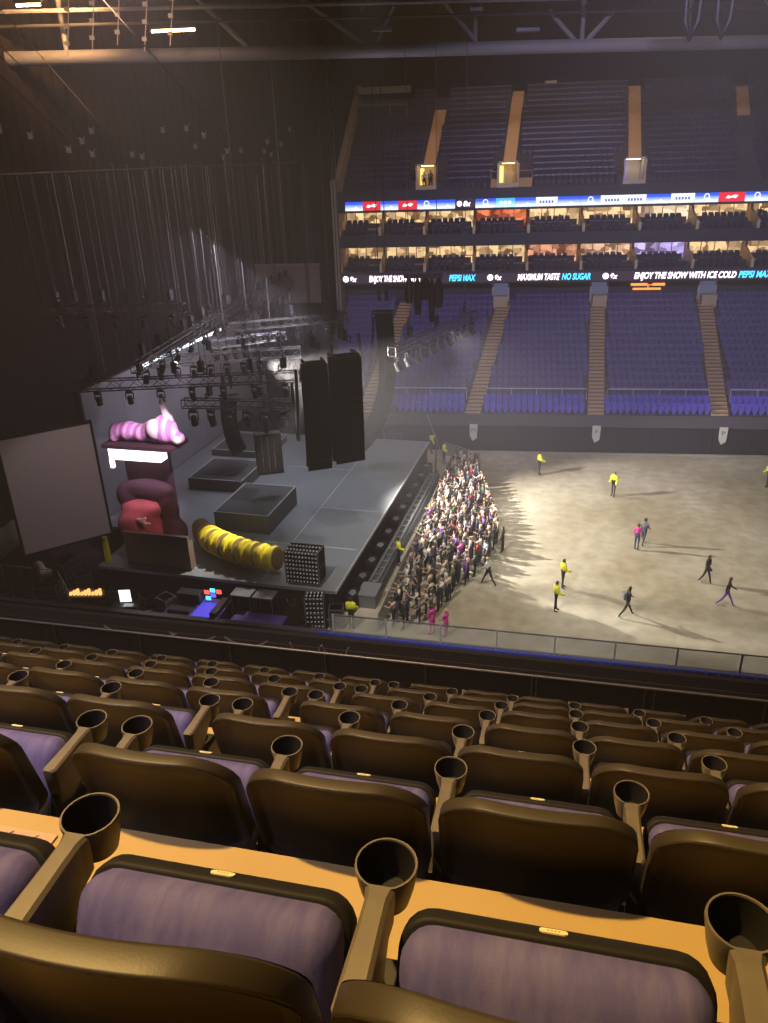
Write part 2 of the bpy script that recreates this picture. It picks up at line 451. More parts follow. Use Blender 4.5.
# ------------------------------------------------------------------ generic far seat (one piece)
def farseat_verts():
    prof = [(.05, 0), (.13, 0), (.13, .36), (-.05, .40), (-.10, .78), (-.03, .82), (.02, .46), (.13, .44), (.19, .86), (.27, .86), (.22, .42), (.20, .0)]
    prof = [(.06, 0), (.20, 0), (.22, .40), (.28, .80), (.255, .85), (.215, .85), (.17, .50), (.06, .84-.10), (.0, .72), (.06, .38)]
    return prof
def far_seat_mesh(name, m_, w=.44):
    m = MB(); pr = farseat_verts(); n = len(pr)
    for xs in ((-w/2, w/2),):
        vs = []; hwid = []
        for sx in (-1, 1):
            for (y, z) in pr:
                k = 1. if .3 < z < .8 else (.88 if z >= .8 else .25 if z < .1 else .8)
                vs.append((sx*w/2*k, y, z))
        fs = [tuple(range(n))[::-1], tuple(range(n, 2*n))] + [(i, (i+1) % n, n+(i+1) % n, n+i) for i in range(n)]
        m.add(vs, fs)
    return m
FS = {}
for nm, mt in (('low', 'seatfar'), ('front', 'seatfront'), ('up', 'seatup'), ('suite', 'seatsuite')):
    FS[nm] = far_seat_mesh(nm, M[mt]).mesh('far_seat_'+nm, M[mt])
FSV = [tuple(v.co) for v in FS['low'].vertices]; FSF = [tuple(p.vertices) for p in FS['low'].polygons]

M['seatblue'] = mat('bright blue seat', (.05, .075, .5), .5)
FS['blue'] = far_seat_mesh('blue', M['seatblue']).mesh('far_seat_blue', M['seatblue'])
# blue seats just under us at the floor edge (their backs show over the barrier)
for i in range(46):
    a = -.4+i*.5
    o = link('stand_seat', FS['blue'], None, FL(a, -.42, .62), FRZ+PI)
    tag(o, 'blue tip-up seat in the row behind the glass fence', 'seat', 'blue seats behind the floor fence')

# ------------------------------------------------------------------ arena floor and far lower tier
m = MB(); m.box((-45, 24, -.3), (40, 61, 0)); struct(m.build('floor', M['floor']), 'scuffed beige concrete arena floor')
m = MB(); m.box((-30, 25, 0), (-9.0, 61, .004)); struct(m.build('floor_backstage_shade', M['drape']), 'dark sheet standing in for unlit floor around the stage')  # added black sheet gives the shade on the backstage floor
m = MB(); m.box((-2.6, 59.55, 0), (30, 59.62, .012)); o = m.build('floor_line', M['edge']); tag(o, 'pale painted line along the far edge of the floor', 'floor line')
m = MB(); m.box((-14.6, 60.0, 0), (32, 60.3, 2.1)); struct(m.build('wall_far', M['navy']), 'dark hoarding wall below the far seats')
m = MB()
x = -14.4
while x < 31:      # drape panels hung on the hoarding, each with soft folds
    for q in range(8):
        m.box((x+q*.35, 59.93-.03*(q % 2), .05), (x+q*.35+.34, 60.0, 2.05))
    x += 2.84
struct(m.build('trim_hoarding', M['navy']), 'navy drape along the far hoarding')
m = MB(); m.add([(-14.6, 60.0, 2.1), (32, 60.0, 2.1), (32, 60.35, 2.95), (-14.6, 60.35, 2.95)], [(0, 1, 2, 3)])
m.box((-14.6, 60.35, 0), (32, 60.5, 2.95)); struct(m.build('trim_ledge', M['farfloor']), 'dark sloping ledge over the far hoarding')
RL, TL, RZL, YL, ZL = 17, .8, .4, 60.5, 2.9
m = MB(); poly = [(YL, 0)]
for i in range(RL): poly += [(YL+i*TL, ZL+i*RZL), (YL+(i+1)*TL, ZL+i*RZL)]
poly += [(YL+RL*TL+3, ZL+(RL-1)*RZL), (YL+RL*TL+3, 0)]
m.prism(poly, -14.6, 32); struct(m.build('floor_far_terrace', M['farfloor']), 'stepped terrace of the far lower tier')
AIS = [(-1.75, .62), (7.95, 9.0), (17.3, 18.25), (27.5, 28.6), (-10.5, -8.4)]
def ax(a, Y): return a[0]+(a[1]-a[0])*(Y-60.3)/13.2
SIDE = ['left of the first stair', 'between the left and middle stairs', 'between the middle and right stairs', 'right of the right stair']
def far_block(x):
    return 0
stuffv = []; stufff = []
nind = 0
for i in range(RL):
    Y = YL+i*TL; z = ZL+i*RZL; x = -13.6
    while x < 26.5:
        blk = sum(1 for a in AIS[:3] if x > ax(a, Y))
        if all(abs(x-ax(a, Y)) > .86 for a in AIS):
            if i < 4 and x > -8.0 or (i == 4 and 9.5 < x < 17):
                o = link('stadium_seat', FS['front' if i < 2 else 'low'], None, (x, Y+.36, z), 0)
                tag(o, f"{'bright blue' if i < 2 else 'purple'} tip-up seat, {ORD[i]} row above the far hoarding, {SIDE[blk]}", 'seat', f'{ORD[i]} row far seats {SIDE[blk]}'); nind += 1
            else:
                b = len(stuffv); stuffv += [(v[0]+x, v[1]+Y+.36, v[2]+z) for v in FSV]; stufff += [tuple(b+q for q in f) for f in FSF]
        x += .5
m = MB(); m.v = stuffv; m.f = stufff; m.mi = [0]*len(stufff)
tag(m.build('stadium_seating', M['seatfar'], fix=False), 'rows of purple seats filling the rest of the far lower tier', None, None, 'stuff')
names = ['leftmost', 'middle', 'right', 'far right', 'dim']
for j, a in enumerate(AIS):
    m = MB(); n = RL*2
    for q in range(n):
        Y = YL-.15+q*TL/2; z = ZL+q*RZL/2; xc = ax(a, Y)
        m.box((xc-.62, Y, z-.3), (xc+.62, Y+TL/2, z+.02)); m.box((xc-.62, Y-.012, z-.03), (xc+.62, Y+.02, z+.03), 1)
    o = m.build('aisle_stairs', [M['stair'], M['farfloor']])
    tag(o, f"tan concrete stair flight up the far lower tier, {['left of the three in full view', 'in the middle', 'right of the middle one', 'beyond the right edge', 'behind the hanging speakers'][j]}", 'stairs', None)
# cross rail between the front rows and the main block
for j in range(4):
    x0 = [-9.2, ax(AIS[0], 62)+.8, ax(AIS[1], 62)+.8, ax(AIS[2], 62)+.8][j]; x1 = [ax(AIS[0], 62)-.8, ax(AIS[1], 62)-.8, ax(AIS[2], 62)-.8, 26.5][j]
    m = MB(); m.tube([(x0, 62.0, 3.7), (x0, 62.0, 4.62), (x1, 62.0, 4.62), (x1, 62.0, 3.7)], .035, 6)
    xx = x0+2
    while xx < x1-1: m.tube([(xx, 62.0, 3.7), (xx, 62, 4.62)], .025, 5); xx += 2
    tag(m.build('guard_rail', M['edge']), f'pale horizontal guard rail above the bright blue rows, {SIDE[j]}', 'rail', None)
# block banners on the hoarding
LETTERS = []
M['bann'] = mat('pale banner', (.55, .55, .5), .8); M['ink'] = mat('dark print', (.05, .05, .07), .7)
for j, (x, ch) in enumerate([(-1.6, 'M'), (8.0, 'F'), (17.5, 'P')]):
    t = thing('block_banner', f"small pale pennant sign with a dark letter on the hoarding below the {['left', 'middle', 'right'][j]} stair", 'banner', (x, 59.86, .85))
    m = MB(); m.prism([(-.28, .45), (-.05, 0), (.3, .25), (.34, 1.4), (-.3, 1.42)], -.02, .02, axis=1); m.build('banner_cloth', M['bann'], t)
    c = bpy.data.curves.new('letter', 'FONT'); c.body = ch; c.size = .5; c.extrude = .004; c.materials.append(M['ink']); c.align_x = 'CENTER'
    o = link('letter', c, t, (0.02, -.025, .75)); o.rotation_euler = (PI/2, 0, 0); LETTERS.append(o)
# concourse wall with entrances above the lower tier
m = MB(); m.box((-14.6, 74.4, 9), (32, 74.7, 12.2)); struct(m.build('wall_concourse', M['suitedk']), 'dark concourse wall above the far lower tier')
M['voms'] = mat('pale entrance block', (.5, .42, .3), .8); M['blueglow'] = em('bluish lit corridor', (.10, .11, .2), .8)
M['warm'] = em('warm lit doorway', (1, .62, .25), 1.2)
for j, x in enumerate([.3, 9.1, 18.45]):
    m = MB(); m.box((-.62, -.9, 9.0), (.62, 0, 10.05)); 
    m.box((-.8, .3, 9), (-.65, .5, 11.3), 1); m.box((.65, .3, 9), (.8, .5, 11.3), 1); m.box((-.8, .3, 11.1), (.8, .5, 11.3), 1)
    o = m.build('door_%d' % (j+1), [M['voms'], M['post']]); o.location = (x, 73.9, 0); struct(o, 'pale entrance at the head of the stairs')
    g = MB(); g.box((-.65, .44, 9), (.65, .49, 11.1)); g.build('corridor_glow', M['blueglow'], o)  # thin glowing panel stands in for the bluish light inside the entrance
t = thing('food_kiosk', 'orange-lit counter under the lower screen ribbon', 'kiosk', (13.3, 74.0, 10.15))
M['orange'] = em('orange neon', (1, .16, .03), 4)
m = MB(); m.box((-1.5, -.1, .0), (1.5, .35, .6)); m.build('counter', M['suitedk'], t)
m = MB(); m.box((-1.5, -.2, .62), (-.1, -.12, .82)); m.box((-.1, -.2, .66), (.35, -.12, .7)); m.box((.35, -.2, .62), (1.4, -.12, .82)); m.box((-1.3, -.14, .25), (1.1, -.11, .41)); m.box((-.05, -.2, .4), (.0, -.11, .66)); m.build('neon_sign', M['orange'], t)

# ------------------------------------------------------------------ suites: two levels of boxes with lit rooms
def slab(name, y0, y1, z0, z1, ma, lab): m = MB(); m.box((-14.4, y0, z0), (32, y1, z1)); struct(m.build(name, ma), lab)
slab('floor_suite_low', 73.1, 79, 11.9, 12.15, M['suitedk'], 'lower suite floor'); slab('floor_suite_high', 73.0, 79, 14.75, 15.3, M['suitedk'], 'upper suite floor')
slab('trim_balcony_low', 72.95, 73.1, 11.25, 12.3, M['suitedk'], 'dark balcony front carrying the lower ribbon'); slab('trim_balcony_high', 72.85, 73.0, 14.5, 15.5, M['suitedk'], 'dark navy balcony front between the suites')
slab('trim_parapet', 72.7, 73.6, 17.45, 19.2, M['suitedk'], 'dark parapet under the upper tier'); slab('ceiling_suite', 73.2, 79, 17.5, 17.7, M['suitedk'], 'suite ceiling')
slab('wall_suite_back', 78.6, 79, 12, 17.6, M['suitewall'], 'suite back wall')
SPX = [-14.3, -10.6, -6.6, -2.2, 2.55, 7.25, 11.95, 16.7, 21.6, 26.4]
tint = {0: [(1, .6, .25)]*10, 1: [(1, .6, .25)]*10}
tint[1][3] = (1, .22, .07); tint[0][6] = (.75, .55, 1.); tint[0][4] = (1, .4, .2); tint[1][6] = (1, .7, .4); tint[0][5] = (1, .55, .3)
def room_mat(name, c, s, seed):
    # lit room seen through glazing: panels of differing brightness
    m = bpy.data.materials.new(name); m.use_nodes = True; nt = m.node_tree; b = nt.nodes['Principled BSDF']
    tc = nt.nodes.new('ShaderNodeTexCoord'); mp = nt.nodes.new('ShaderNodeMapping'); mp.inputs['Location'].default_value = (seed, 0, seed); mp.inputs['Scale'].default_value = (1.6, 1, 2.2)
    v = nt.nodes.new('ShaderNodeTexVoronoi'); v.distance = 'CHEBYCHEV'; v.inputs['Scale'].default_value = 1.
    nt.links.new(tc.outputs['Object'], mp.inputs['Vector']); nt.links.new(mp.outputs['Vector'], v.inputs['Vector'])
    bw = nt.nodes.new('ShaderNodeSeparateColor'); nt.links.new(v.outputs['Color'], bw.inputs[0])
    r = nt.nodes.new('ShaderNodeValToRGB'); e = r.color_ramp.elements; e[0].position, e[1].position = .1, .9
    e[0].color = (c[0]*.12, c[1]*.1, c[2]*.1, 1); e[1].color = (c[0], c[1]*1.12, c[2]*1.3, 1)
    nt.links.new(bw.outputs[0], r.inputs['Fac']); nt.links.new(r.outputs['Color'], b.inputs['Emission Color'])
    b.inputs['Emission Strength'].default_value = s; b.inputs['Base Color'].default_value = (.05, .04, .03, 1); return m
LV = {0: (12.15, 14.75, 'lower'), 1: (15.3, 17.5, 'upper')}
for lv in (0, 1):
    z0, z1, ln = LV[lv]
    for j in range(9):
        x0, x1 = SPX[j], SPX[j+1]
        t = thing('suite_partition', f'pale ended dividing wall at the left side of the {ORD[j]} {ln} suite', 'partition', (x0, 73.2, z0))
        m = MB(); m.prism([(0, 0), (5.4, 0), (5.4, z1-z0), (2.6, z1-z0), (2.4, 1.6), (0, .85)], -.09, .09); m.build('divider', M['suitewall'], t)
        m = MB(); m.box((-.12, -.03, 0), (.12, .05, .9)); m.build('end_post', M['post'], t)
        t = thing('suite_glazing', f'lit glazed room front of the {ORD[j]} {ln} suite from the drape', 'window', ((x0+x1)/2, 76.6, z0))
        w = (x1-x0)/2-.12
        m = MB(); m.box((-w, .0, .1), (w, .04, z1-z0-.15)); m.build('lit_pane', room_mat('lit room', tint[lv][j], 1.5 if lv else 1.35, j*3.7+lv*11), t)
        m = MB()
        for q in range(5): xq = -w+q*w/2; m.box((xq-.04, -.05, 0), (xq+.04, .0, z1-z0-.1))
        m.box((-w, -.05, z1-z0-.22), (w, 0, z1-z0-.05)); m.build('frame', M['suitewall'], t)
        m = MB(); m.box((-w, -.4, .0), (w*.9, -.06, 1.0)); m.build('sideboard', M['suitedk'], t)
        t = thing('suite_light', f'warm ceiling light strip of the {ORD[j]} {ln} suite from the drape', 'light', ((x0+x1)/2, 75.9, z1-.08))
        m = MB(); m.box((-w*.7, -.12, -.04), (w*.7, .12, .04)); m.build('light_strip', em('suite strip', tint[lv][j], 8), t)
        for rr in range(2):
            n = int((x1-x0-1.2)/.52)
            for q in range(n):
                x = x0+.75+q*.52
                o = link('suite_chair', FS['suite'], None, (x, 73.45+rr*.85, z0+.22+rr*.38), 0)
                tag(o, f'dark chair in the {ORD[rr]} row of the {ORD[j]} {ln} suite', 'chair', f'{ln} suite {ORD[j]} row {ORD[rr]} chairs')
        m = MB(); m.box((x0+.3, 73.3, z0), (x1-.2, 74.25, z0+.22)); m.box((x0+.3, 74.25, z0), (x1-.2, 75.6, z0+.6)); struct(m.build('floor_suite_step', M['suitedk']), 'raised step inside a suite')
for j, (x, y, r) in enumerate([(22.6, 74.9, .1), (23.3, 75.0, -.3), (24.2, 74.9, .2)]): pass

# ribbons
def panel(name, x0, x1, z0, z1, y, ma, parent, d=.04): m = MB(); m.box((x0, y-d, z0), (x1, y, z1)); return m.build(name, ma, parent)
def ad_mat(name, top, bot, s):
    m = bpy.data.materials.new(name); m.use_nodes = True; nt = m.node_tree; b = nt.nodes['Principled BSDF']
    tc = nt.nodes.new('ShaderNodeTexCoord'); sp = nt.nodes.new('ShaderNodeSeparateXYZ'); nt.links.new(tc.outputs['Generated'], sp.inputs[0])
    r = nt.nodes.new('ShaderNodeValToRGB'); e = r.color_ramp.elements; e[0].position, e[1].position = .1, .75; e[0].color = (*bot, 1); e[1].color = (*top, 1)
    nt.links.new(sp.outputs['Z'], r.inputs['Fac']); nt.links.new(r.outputs['Color'], b.inputs['Emission Color']); b.inputs['Emission Strength'].default_value = s
    b.inputs['Base Color'].default_value = (.02, .02, .02, 1); return m
AD = {'b': ad_mat('blue advert', (.01, .08, .75), (.75, .9, 1), 1.7), 'r': ad_mat('red advert', (.75, .01, .03), (.7, .02, .05), 1.5), 'w': ad_mat('white advert', (1, 1, 1), (.9, .9, .8), 1.6),
      'c': ad_mat('cyan advert', (.05, .45, .8), (.6, .9, 1), 1.6), 'd': ad_mat('dark advert', (.03, .02, .04), (.03, .02, .04), 1)}
M['wt'] = em('white screen text', (1, 1, 1), 1.5); M['wp'] = em('pinkish white screen text', (1, .85, .95), 3.2); M['cy'] = em('cyan screen text', (.05, .55, 1), 3.0); M['bl'] = em('blue screen text', (.1, .25, .8), 1.)
for o in LETTERS: to_mesh(o)
t = thing('upper_screen_ribbon', 'long lit advertising ribbon of blue, red and white panels under the upper tier', 'led screen', (0, 72.65, 17.6))
seq = 'b r b r b b d b c b w b b w w b w b r b b b'.split()
edges = [343, 362, 381, 400, 420, 440, 460, 481, 502, 522, 543, 565, 588, 608, 631, 653, 677, 700, 723, 748, 771, 794, 817]
def rx(px): return -13.45+(px-344)*.0829
def ztop(x): return .0
def txt(name, body, size, x, y, z, ma, parent, ital=.0, bold=0, spx=1.):
    c = bpy.data.curves.new(name, 'FONT'); c.body = body; c.size = size; c.extrude = .004; c.shear = ital; c.offset = bold; c.materials.append(ma); c.space_character = spx
    o = link(name, c, parent, (x, y, z)); o.rotation_euler = (PI/2, 0, 0); return to_mesh(o)
for i, c in enumerate(seq):
    x0, x1 = rx(edges[i]), rx(edges[i+1])
    o = panel('advert_panel', x0+.01, x1-.01, .05, .78, 0, AD[c], t)
    xm = (x0+x1)/2; g = MB()
    if c == 'b':
        if i % 3 == 1 or i in (12, 17): 
            g.lathe([(.16, -.01), (.24, -.01), (.24, .01), (.16, .01)], 20, 0, Matrix.Translation((xm, -.05, .5)) @ Matrix.Rotation(PI/2, 4, 'X'), True)
        g.prism([(xm-.55, .12), (xm-.2, .3), (xm, .22), (xm+.15, .42), (xm+.6, .12)], -.055, -.045, axis=1)
        g.build('emblem', M['wt'], o)
    elif c == 'r':
        g.prism([(xm-.5, .34), (xm-.3, .56), (xm-.1, .46), (xm+.2, .6), (xm+.5, .52), (xm+.3, .3), (xm, .38), (xm-.25, .28)], -.055, -.045, axis=1); g.build('emblem', M['wt'], o)
    elif c in 'w':
        for q in range(5): g.box((xm-.6+q*.25, -.055, .3), (xm-.6+q*.25+.17, -.045, .52))
        g.build('emblem', M['bl'], o)
    elif c == 'c':
        for q in range(3): g.box((xm-.5+q*.36, -.055, .3), (xm-.5+q*.36+.26, -.045, .56))
        g.build('emblem', M['wt'], o)
    else:
        g.ball((xm-.5, -.03, .42), (.24, .03, .24), 14, 7); g.build('emblem', M['wp'], o)
        txt('lettering', '8x', .6, xm-.2, -.06, .22, M['wp'], o, .25, .012)
t = thing('lower_screen_ribbon', 'dark ribbon screen with white and cyan scrolling words below the suites', 'led screen', (0, 72.9, 11.35))
panel('screen_face', -13.7, 31, .0, .82, 0, AD['d'], t)
LX = lambda px: -13.75+(px-345)*.0861
def logo(px):
    g = MB(); xm = LX(px); g.ball((xm, -.05, .42), (.27, .03, .27), 14, 7); g.build('emblem', M['wp'], t)
    txt('logo_lettering', '8x', .62, xm+.32, -.06, .2, M['wp'], t, .25, .014)
for px in (344, 497, 614): logo(px)
def phrase(body, p0, p1, ma):
    x0, x1 = LX(p0), LX(p1); o = txt('scrolling_words', body, .74, x0, -.06, .17, ma, t, .2, .022)
    w = max(v.co.x for v in o.data.vertices); o.data.transform(Matrix.Diagonal((*((x1-x0)/w, 1, 1), 1)))
phrase('ENJOY THE SHOW WITH', 369, 424, M['wp']); phrase('PEPSI MAX', 454, 482, M['cy']); phrase('MAXIMUM TASTE', 525, 568, M['wp']); phrase('NO SUGAR', 570, 599, M['cy'])
phrase('ENJOY THE SHOW WITH ICE COLD', 642, 741, M['wp']); phrase('PEPSI MAX', 743, 775, M['cy'])

# ------------------------------------------------------------------ far upper tier
UR, UT, UZ, UY, U0 = 18, .75, .49, 74.3, 18.75
VOM = [(-6.55, 'left'), (.65, 'middle'), (11.4, 'right')]
def upoly(i0):
    y0 = UY+i0*UT; p = [(y0, 17.8)]
    for i in range(i0, UR): p += [(UY+i*UT, U0+i*UZ), (UY+(i+1)*UT, U0+i*UZ)]
    return p+[(UY+UR*UT+2, U0+(UR-1)*UZ), (UY+UR*UT+2, 17.8)]
m = MB(); xa = -14.2
for v, _ in VOM: m.prism(upoly(0), xa, v-.95); m.prism(upoly(6), v-.95, v+.95); xa = v+.95
m.prism(upoly(0), xa, 32); struct(m.build('floor_upper_terrace', M['farfloor']), 'stepped terrace of the far upper tier')
UA = [(-6.75, -5.9), (.5, 1.4), (11.5, 12.4), (20.8, 22.1)]
def uax(a, Y): return a[0]+(a[1]-a[0])*(Y-75)/11
sv = []; sf = []
USV = [tuple(v.co) for v in FS['up'].vertices]
for i in range(1, UR):
    Y = UY+i*UT; z = U0+i*UZ; x = -13.4
    while x < 29:
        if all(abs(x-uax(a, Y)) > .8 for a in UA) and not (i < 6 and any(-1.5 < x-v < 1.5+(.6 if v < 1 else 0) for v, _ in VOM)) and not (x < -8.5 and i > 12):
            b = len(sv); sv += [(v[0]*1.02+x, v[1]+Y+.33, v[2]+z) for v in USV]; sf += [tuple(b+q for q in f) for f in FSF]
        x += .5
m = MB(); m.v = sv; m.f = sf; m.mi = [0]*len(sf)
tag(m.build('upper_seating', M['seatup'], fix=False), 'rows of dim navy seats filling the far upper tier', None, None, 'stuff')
M['upstair'] = mat('amber tan stair', (.72, .46, .2), .8, noise=(2, .6, (.6, .38, .17)))
for j, a in enumerate(UA):
    m = MB()
    i0, i1 = (5, UR) if j < 3 else (12, UR-1)
    if j == 0: i1 = UR-3
    for q in range(i0*2, i1*2):
        Y = UY+q*UT/2-.03; z = U0+q*UZ/2; xc = uax(a, Y); m.box((xc-.55, Y, z-.3), (xc+.55, Y+UT/2, z+.03))
    tag(m.build('upper_stairs', M['upstair']), f"steep tan stair flight up the far upper tier, {['far left', 'second from the left', 'above the right doorway', 'short one at the right'][j]}", 'stairs')
for j, (x, nm) in enumerate(VOM):
    o = thing('door_%d' % (j+4), f'lit white-framed stair opening in the upper tier, {nm}', 'doorway', (x, 75.1, 18.95)); del o['category']; o['kind'] = 'structure'
    m = MB(); m.box((-.95, 0, 0), (-.8, .25, 2.3)); m.box((.8, 0, 0), (.95, .25, 2.3)); m.box((-.95, 0, 2.15), (.95, .25, 2.3)); m.box((-.95, -.02, 0), (.95, .02, .5)); m.build('frame', M['post'], o)
    m = MB(); m.box((-.8, 2.6, 0), (.8, 2.7, 2.2)); m.box((-.88, .2, 0), (-.82, 2.7, 2.2)); m.box((.82, .2, 0), (.88, 2.7, 2.2)); m.box((-.8, .2, 2.2), (.8, 2.7, 2.26)); m.build('lining', M['suitewall'], o)
    m = MB(); m.box((-.55, 1.2, 2.08), (.55, 1.9, 2.19)); m.build('ceiling_light', em('door light', (1, .75, .4) if j < 2 else (.8, .8, .9), 7), o)
    m = MB(); m.box((-.75, 2.5, .5), (-.4, 2.59, 1.9)); m.build('sign', em('door sign', (.05, .08, 1) if j == 2 else (1, .7, .2), 2.), o)
    m = MB()
    for xs in ((-1.5, -.95), (.95, 1.5 if j != 1 else 2.1)):
        m.box((xs[0], -.1, 0), (xs[1], 2.9, .9)); m.tube([(xs[0], -.1, 1.5), (xs[1], -.1, 1.5)], .03, 6); m.tube([(xs[0], -.1, .9), (xs[0], -.1, 1.5)], .03, 6); m.tube([(xs[1], -.1, .9), (xs[1], -.1, 1.5)], .03, 6)
    m.build('side_parapet', M['stair' if j == 1 else 'suitedk'], o)
# end wall of the tiers, back wall, roof
m = MB(); m.prism([(72.6, 9), (79, 9), (90, 28), (90, 29.5), (74.5, 20.3), (72.6, 20.2)], -14.75, -14.25); struct(m.build('wall_end', mat('pale end wall', (.30, .26, .25), .8)), 'pale raking end wall of the far stand')
m = MB(); m.box((-16, 88.5, 25), (34, 89, 40)); struct(m.build('wall_back', M['ceil']), 'dark wall behind the far upper tier')
m = MB(); m.box((-48, -12, 37), (48, 92, 37.4)); struct(m.build('ceiling', M['ceil']), 'dark arena roof')
m = MB(); m.box((-14.2, 86.2, 27.6), (-9.0, 86.8, 28.2)); tag(m.build('control_room_beam', M['beam']), 'pale horizontal beam at the top left of the upper tier', 'beam')
t = thing('control_room', 'dark glazed control room box at the top left of the upper tier', 'control room', (-11.2, 84.8, 24.4))
m = MB(); m.box((-3.0, 0, 0), (2.0, 2, 2.2)); m.build('room_body', M['suitedk'], t)
m = MB()
for x in (-3.0, -.6, .3, 2.0): m.box((x-.07, -.08, 0), (x+.07, 0, 2.2))
m.box((-3, -.08, 2.05), (2, 0, 2.25)); m.build('window_frame', M['grey'], t)
m = MB(); m.box((-.55, 0, -.15), (.55, .05, .15)); o = m.build('row_sign', M['post']); o.location = (4.6, 87.6, 28.0); tag(o, 'small pale sign at the top of the upper tier', 'sign')

# ------------------------------------------------------------------ black drapes at the stage end
def drape(pts, z0, z1, name, lab):
    vs = []; fs = []; row = []
    for i in range(len(pts)-1):
        a, b = Vector((*pts[i], 0)), Vector((*pts[i+1], 0)); L = (b-a).length; n = int(L/.35); d = (b-a)/n; nn = Vector((-d.y, d.x, 0)).normalized()
        for q in range(n): row.append(a+d*q+nn*(.12*math.sin(q*1.9)+.05*math.sin(q*.7)))
    for z in (z0, z1):
        for p in row: vs.append((p.x, p.y, z))
    n = len(row)
    for i in range(n-1): fs.append((i, i+1, n+i+1, n+i))
    m = MB(); m.add(vs, fs); return struct(m.build(name, M['drape'], smooth=True, fix=False), lab)
drape([(-14.9, 73.6), (-16.5, 78), (-27, 79), (-30.5, 60), (-36, 20), (-30, 8), (-20, 5)], 0, 36.9, 'wall_left', 'black drapes hanging behind the stage')

# ------------------------------------------------------------------ trusses and lighting
def truss(name, p0, p1, w, label, ma='trussdk', cat='truss', h=None, step=None):
    p0, p1 = Vector(p0), Vector(p1); d = (p1-p0); L = d.length; d.normalize(); a = d.cross(Vector((0, 0, 1))).normalized(); b = a.cross(d); h = h or w; m = MB()
    c = [a*w/2+b*h/2, -a*w/2+b*h/2, -a*w/2-b*h/2, a*w/2-b*h/2]
    for q in c: m.tube([p0+q-p0, p1+q-p0], .035, 6)
    n = max(2, int(L/(step or w*1.1)))
    for i in range(n):
        s0, s1 = d*(L*i/n), d*(L*(i+1)/n)
        for k in range(4):
            q0, q1 = c[k], c[(k+1) % 4]
            if i % 2: q0, q1 = q1, q0
            m.tube([s0+q0, s1+q1], .018, 4)
    for s0 in (d*0, d*L):
        for k in range(4): m.tube([s0+c[k], s0+c[(k+1) % 4]], .03, 4)
    o = m.build(name, M[ma]); o.location = p0; return tag(o, label, cat)
TR_ = {}
def T_(key, p0, p1, w, label, ma='trussdk'): TR_[key] = (Vector(p0), Vector(p1)); truss('lighting_truss', p0, p1, w, label, ma)
T_('front', (-22.62, 39.16, 11), (-10.75, 41.48, 11), .55, 'dark front truss spanning above the pink stage set')
T_('mid', (-20.89, 44.62, 11), (-12.13, 47.26, 11), .6, 'silver truss behind the dark front truss', 'alu')
T_('low', (-18.35, 42.73, 9), (-11.64, 42.54, 9), .5, 'short low truss with pale lamps hanging above the risers')
T_('left', (-27.79, 45.59, 14), (-18.71, 45.89, 14), .5, 'high amber-lit truss in front of the black drapes')
T_('right', (-6.32, 47.26, 11), (-1.6, 59.19, 11), .55, 'truss of hanging lamps in front of the purple seats')
T_('back', (-18.7, 49.26, 11), (-14.4, 52.32, 11), .5, 'brightly lit truss near the top of the led wall', 'alu')
T_('edge', (-19.18, 39.01, 12), (-18.95, 62, 12.4), .5, 'long dark truss running back above the led wall')
T_('side', (-16.99, 54.6, 13), (-16.4, 62.5, 13), .5, 'far high truss running back towards the suites')
T_('cross', (-17.5, 50, 12.0), (-10.2, 53.5, 12.0), .5, 'cross truss over the middle of the stage')
def light_meshes():
    b = MB(); b.box((-.17, -.11, -.14), (.17, .11, 0)); b.tube([(0, 0, 0), (0, 0, .1)], .03, 6)
    y = MB(); y.prism([(-.24, -.14), (-.24, -.52), (-.19, -.52), (-.19, -.19), (.19, -.19), (.19, -.52), (.24, -.52), (.24, -.14)], -.035, .035, axis=1)
    h = MB(); h.lathe([(.02, .2), (.13, .17), (.15, 0), (.17, -.2), (.175, -.28), (.15, -.285)], 12); 
    l = MB(); l.lathe([(.15, -.28), (.08, -.31), (.005, -.315)], 12)
    return b.mesh('base', M['dark']), y.mesh('yoke', M['dark']), h.mesh('head', M['dark']), l
LB, LY, LH, ll = light_meshes(); LOFF = ll.mesh('lens', M['lensoff']); LON = ll.mesh('lens', M['lens'])
TRN = {'front': 'dark front truss', 'mid': 'silver truss', 'low': 'short low truss', 'left': 'amber-lit truss', 'right': 'truss before the purple seats', 'back': 'bright truss', 'cross': 'cross truss', 'edge': 'long dark truss', 'side': 'far high truss'}
def lamps(key, n, aim, on=(), sc=1.):
    p0, p1 = TR_[key]
    for i in range(n):
        p = p0.lerp(p1, (i+.5)/n)+Vector((0, 0, -.36))
        t = thing('moving_light', f'{"lit" if i in on else "dark"} stage lamp under the {TRN[key]}, {ORD[i]} along', 'stage light', p, random.uniform(-.6, .6)+aim, f'lamps on the {TRN[key]}'); t.scale = (sc, sc, sc)
        link('base', LB, t); link('yoke', LY, t); h = link('head', LH, t, (0, 0, -.5)); h.rotation_euler = (random.uniform(.2, .7), 0, 0)
        link('lens', LON if i in on else LOFF, h)
lamps('front', 7, 0); lamps('mid', 9, 0, (7, 8)); lamps('low', 6, 0, (), 1.3); lamps('left', 5, 0, ()); lamps('right', 10, -1.2, (), 1.25); lamps('back', 8, .3, (1, 3, 5)); lamps('cross', 8, .4, (6,)); lamps('edge', 10, 1.5, (2,)); lamps('side', 6, 1.2, ())
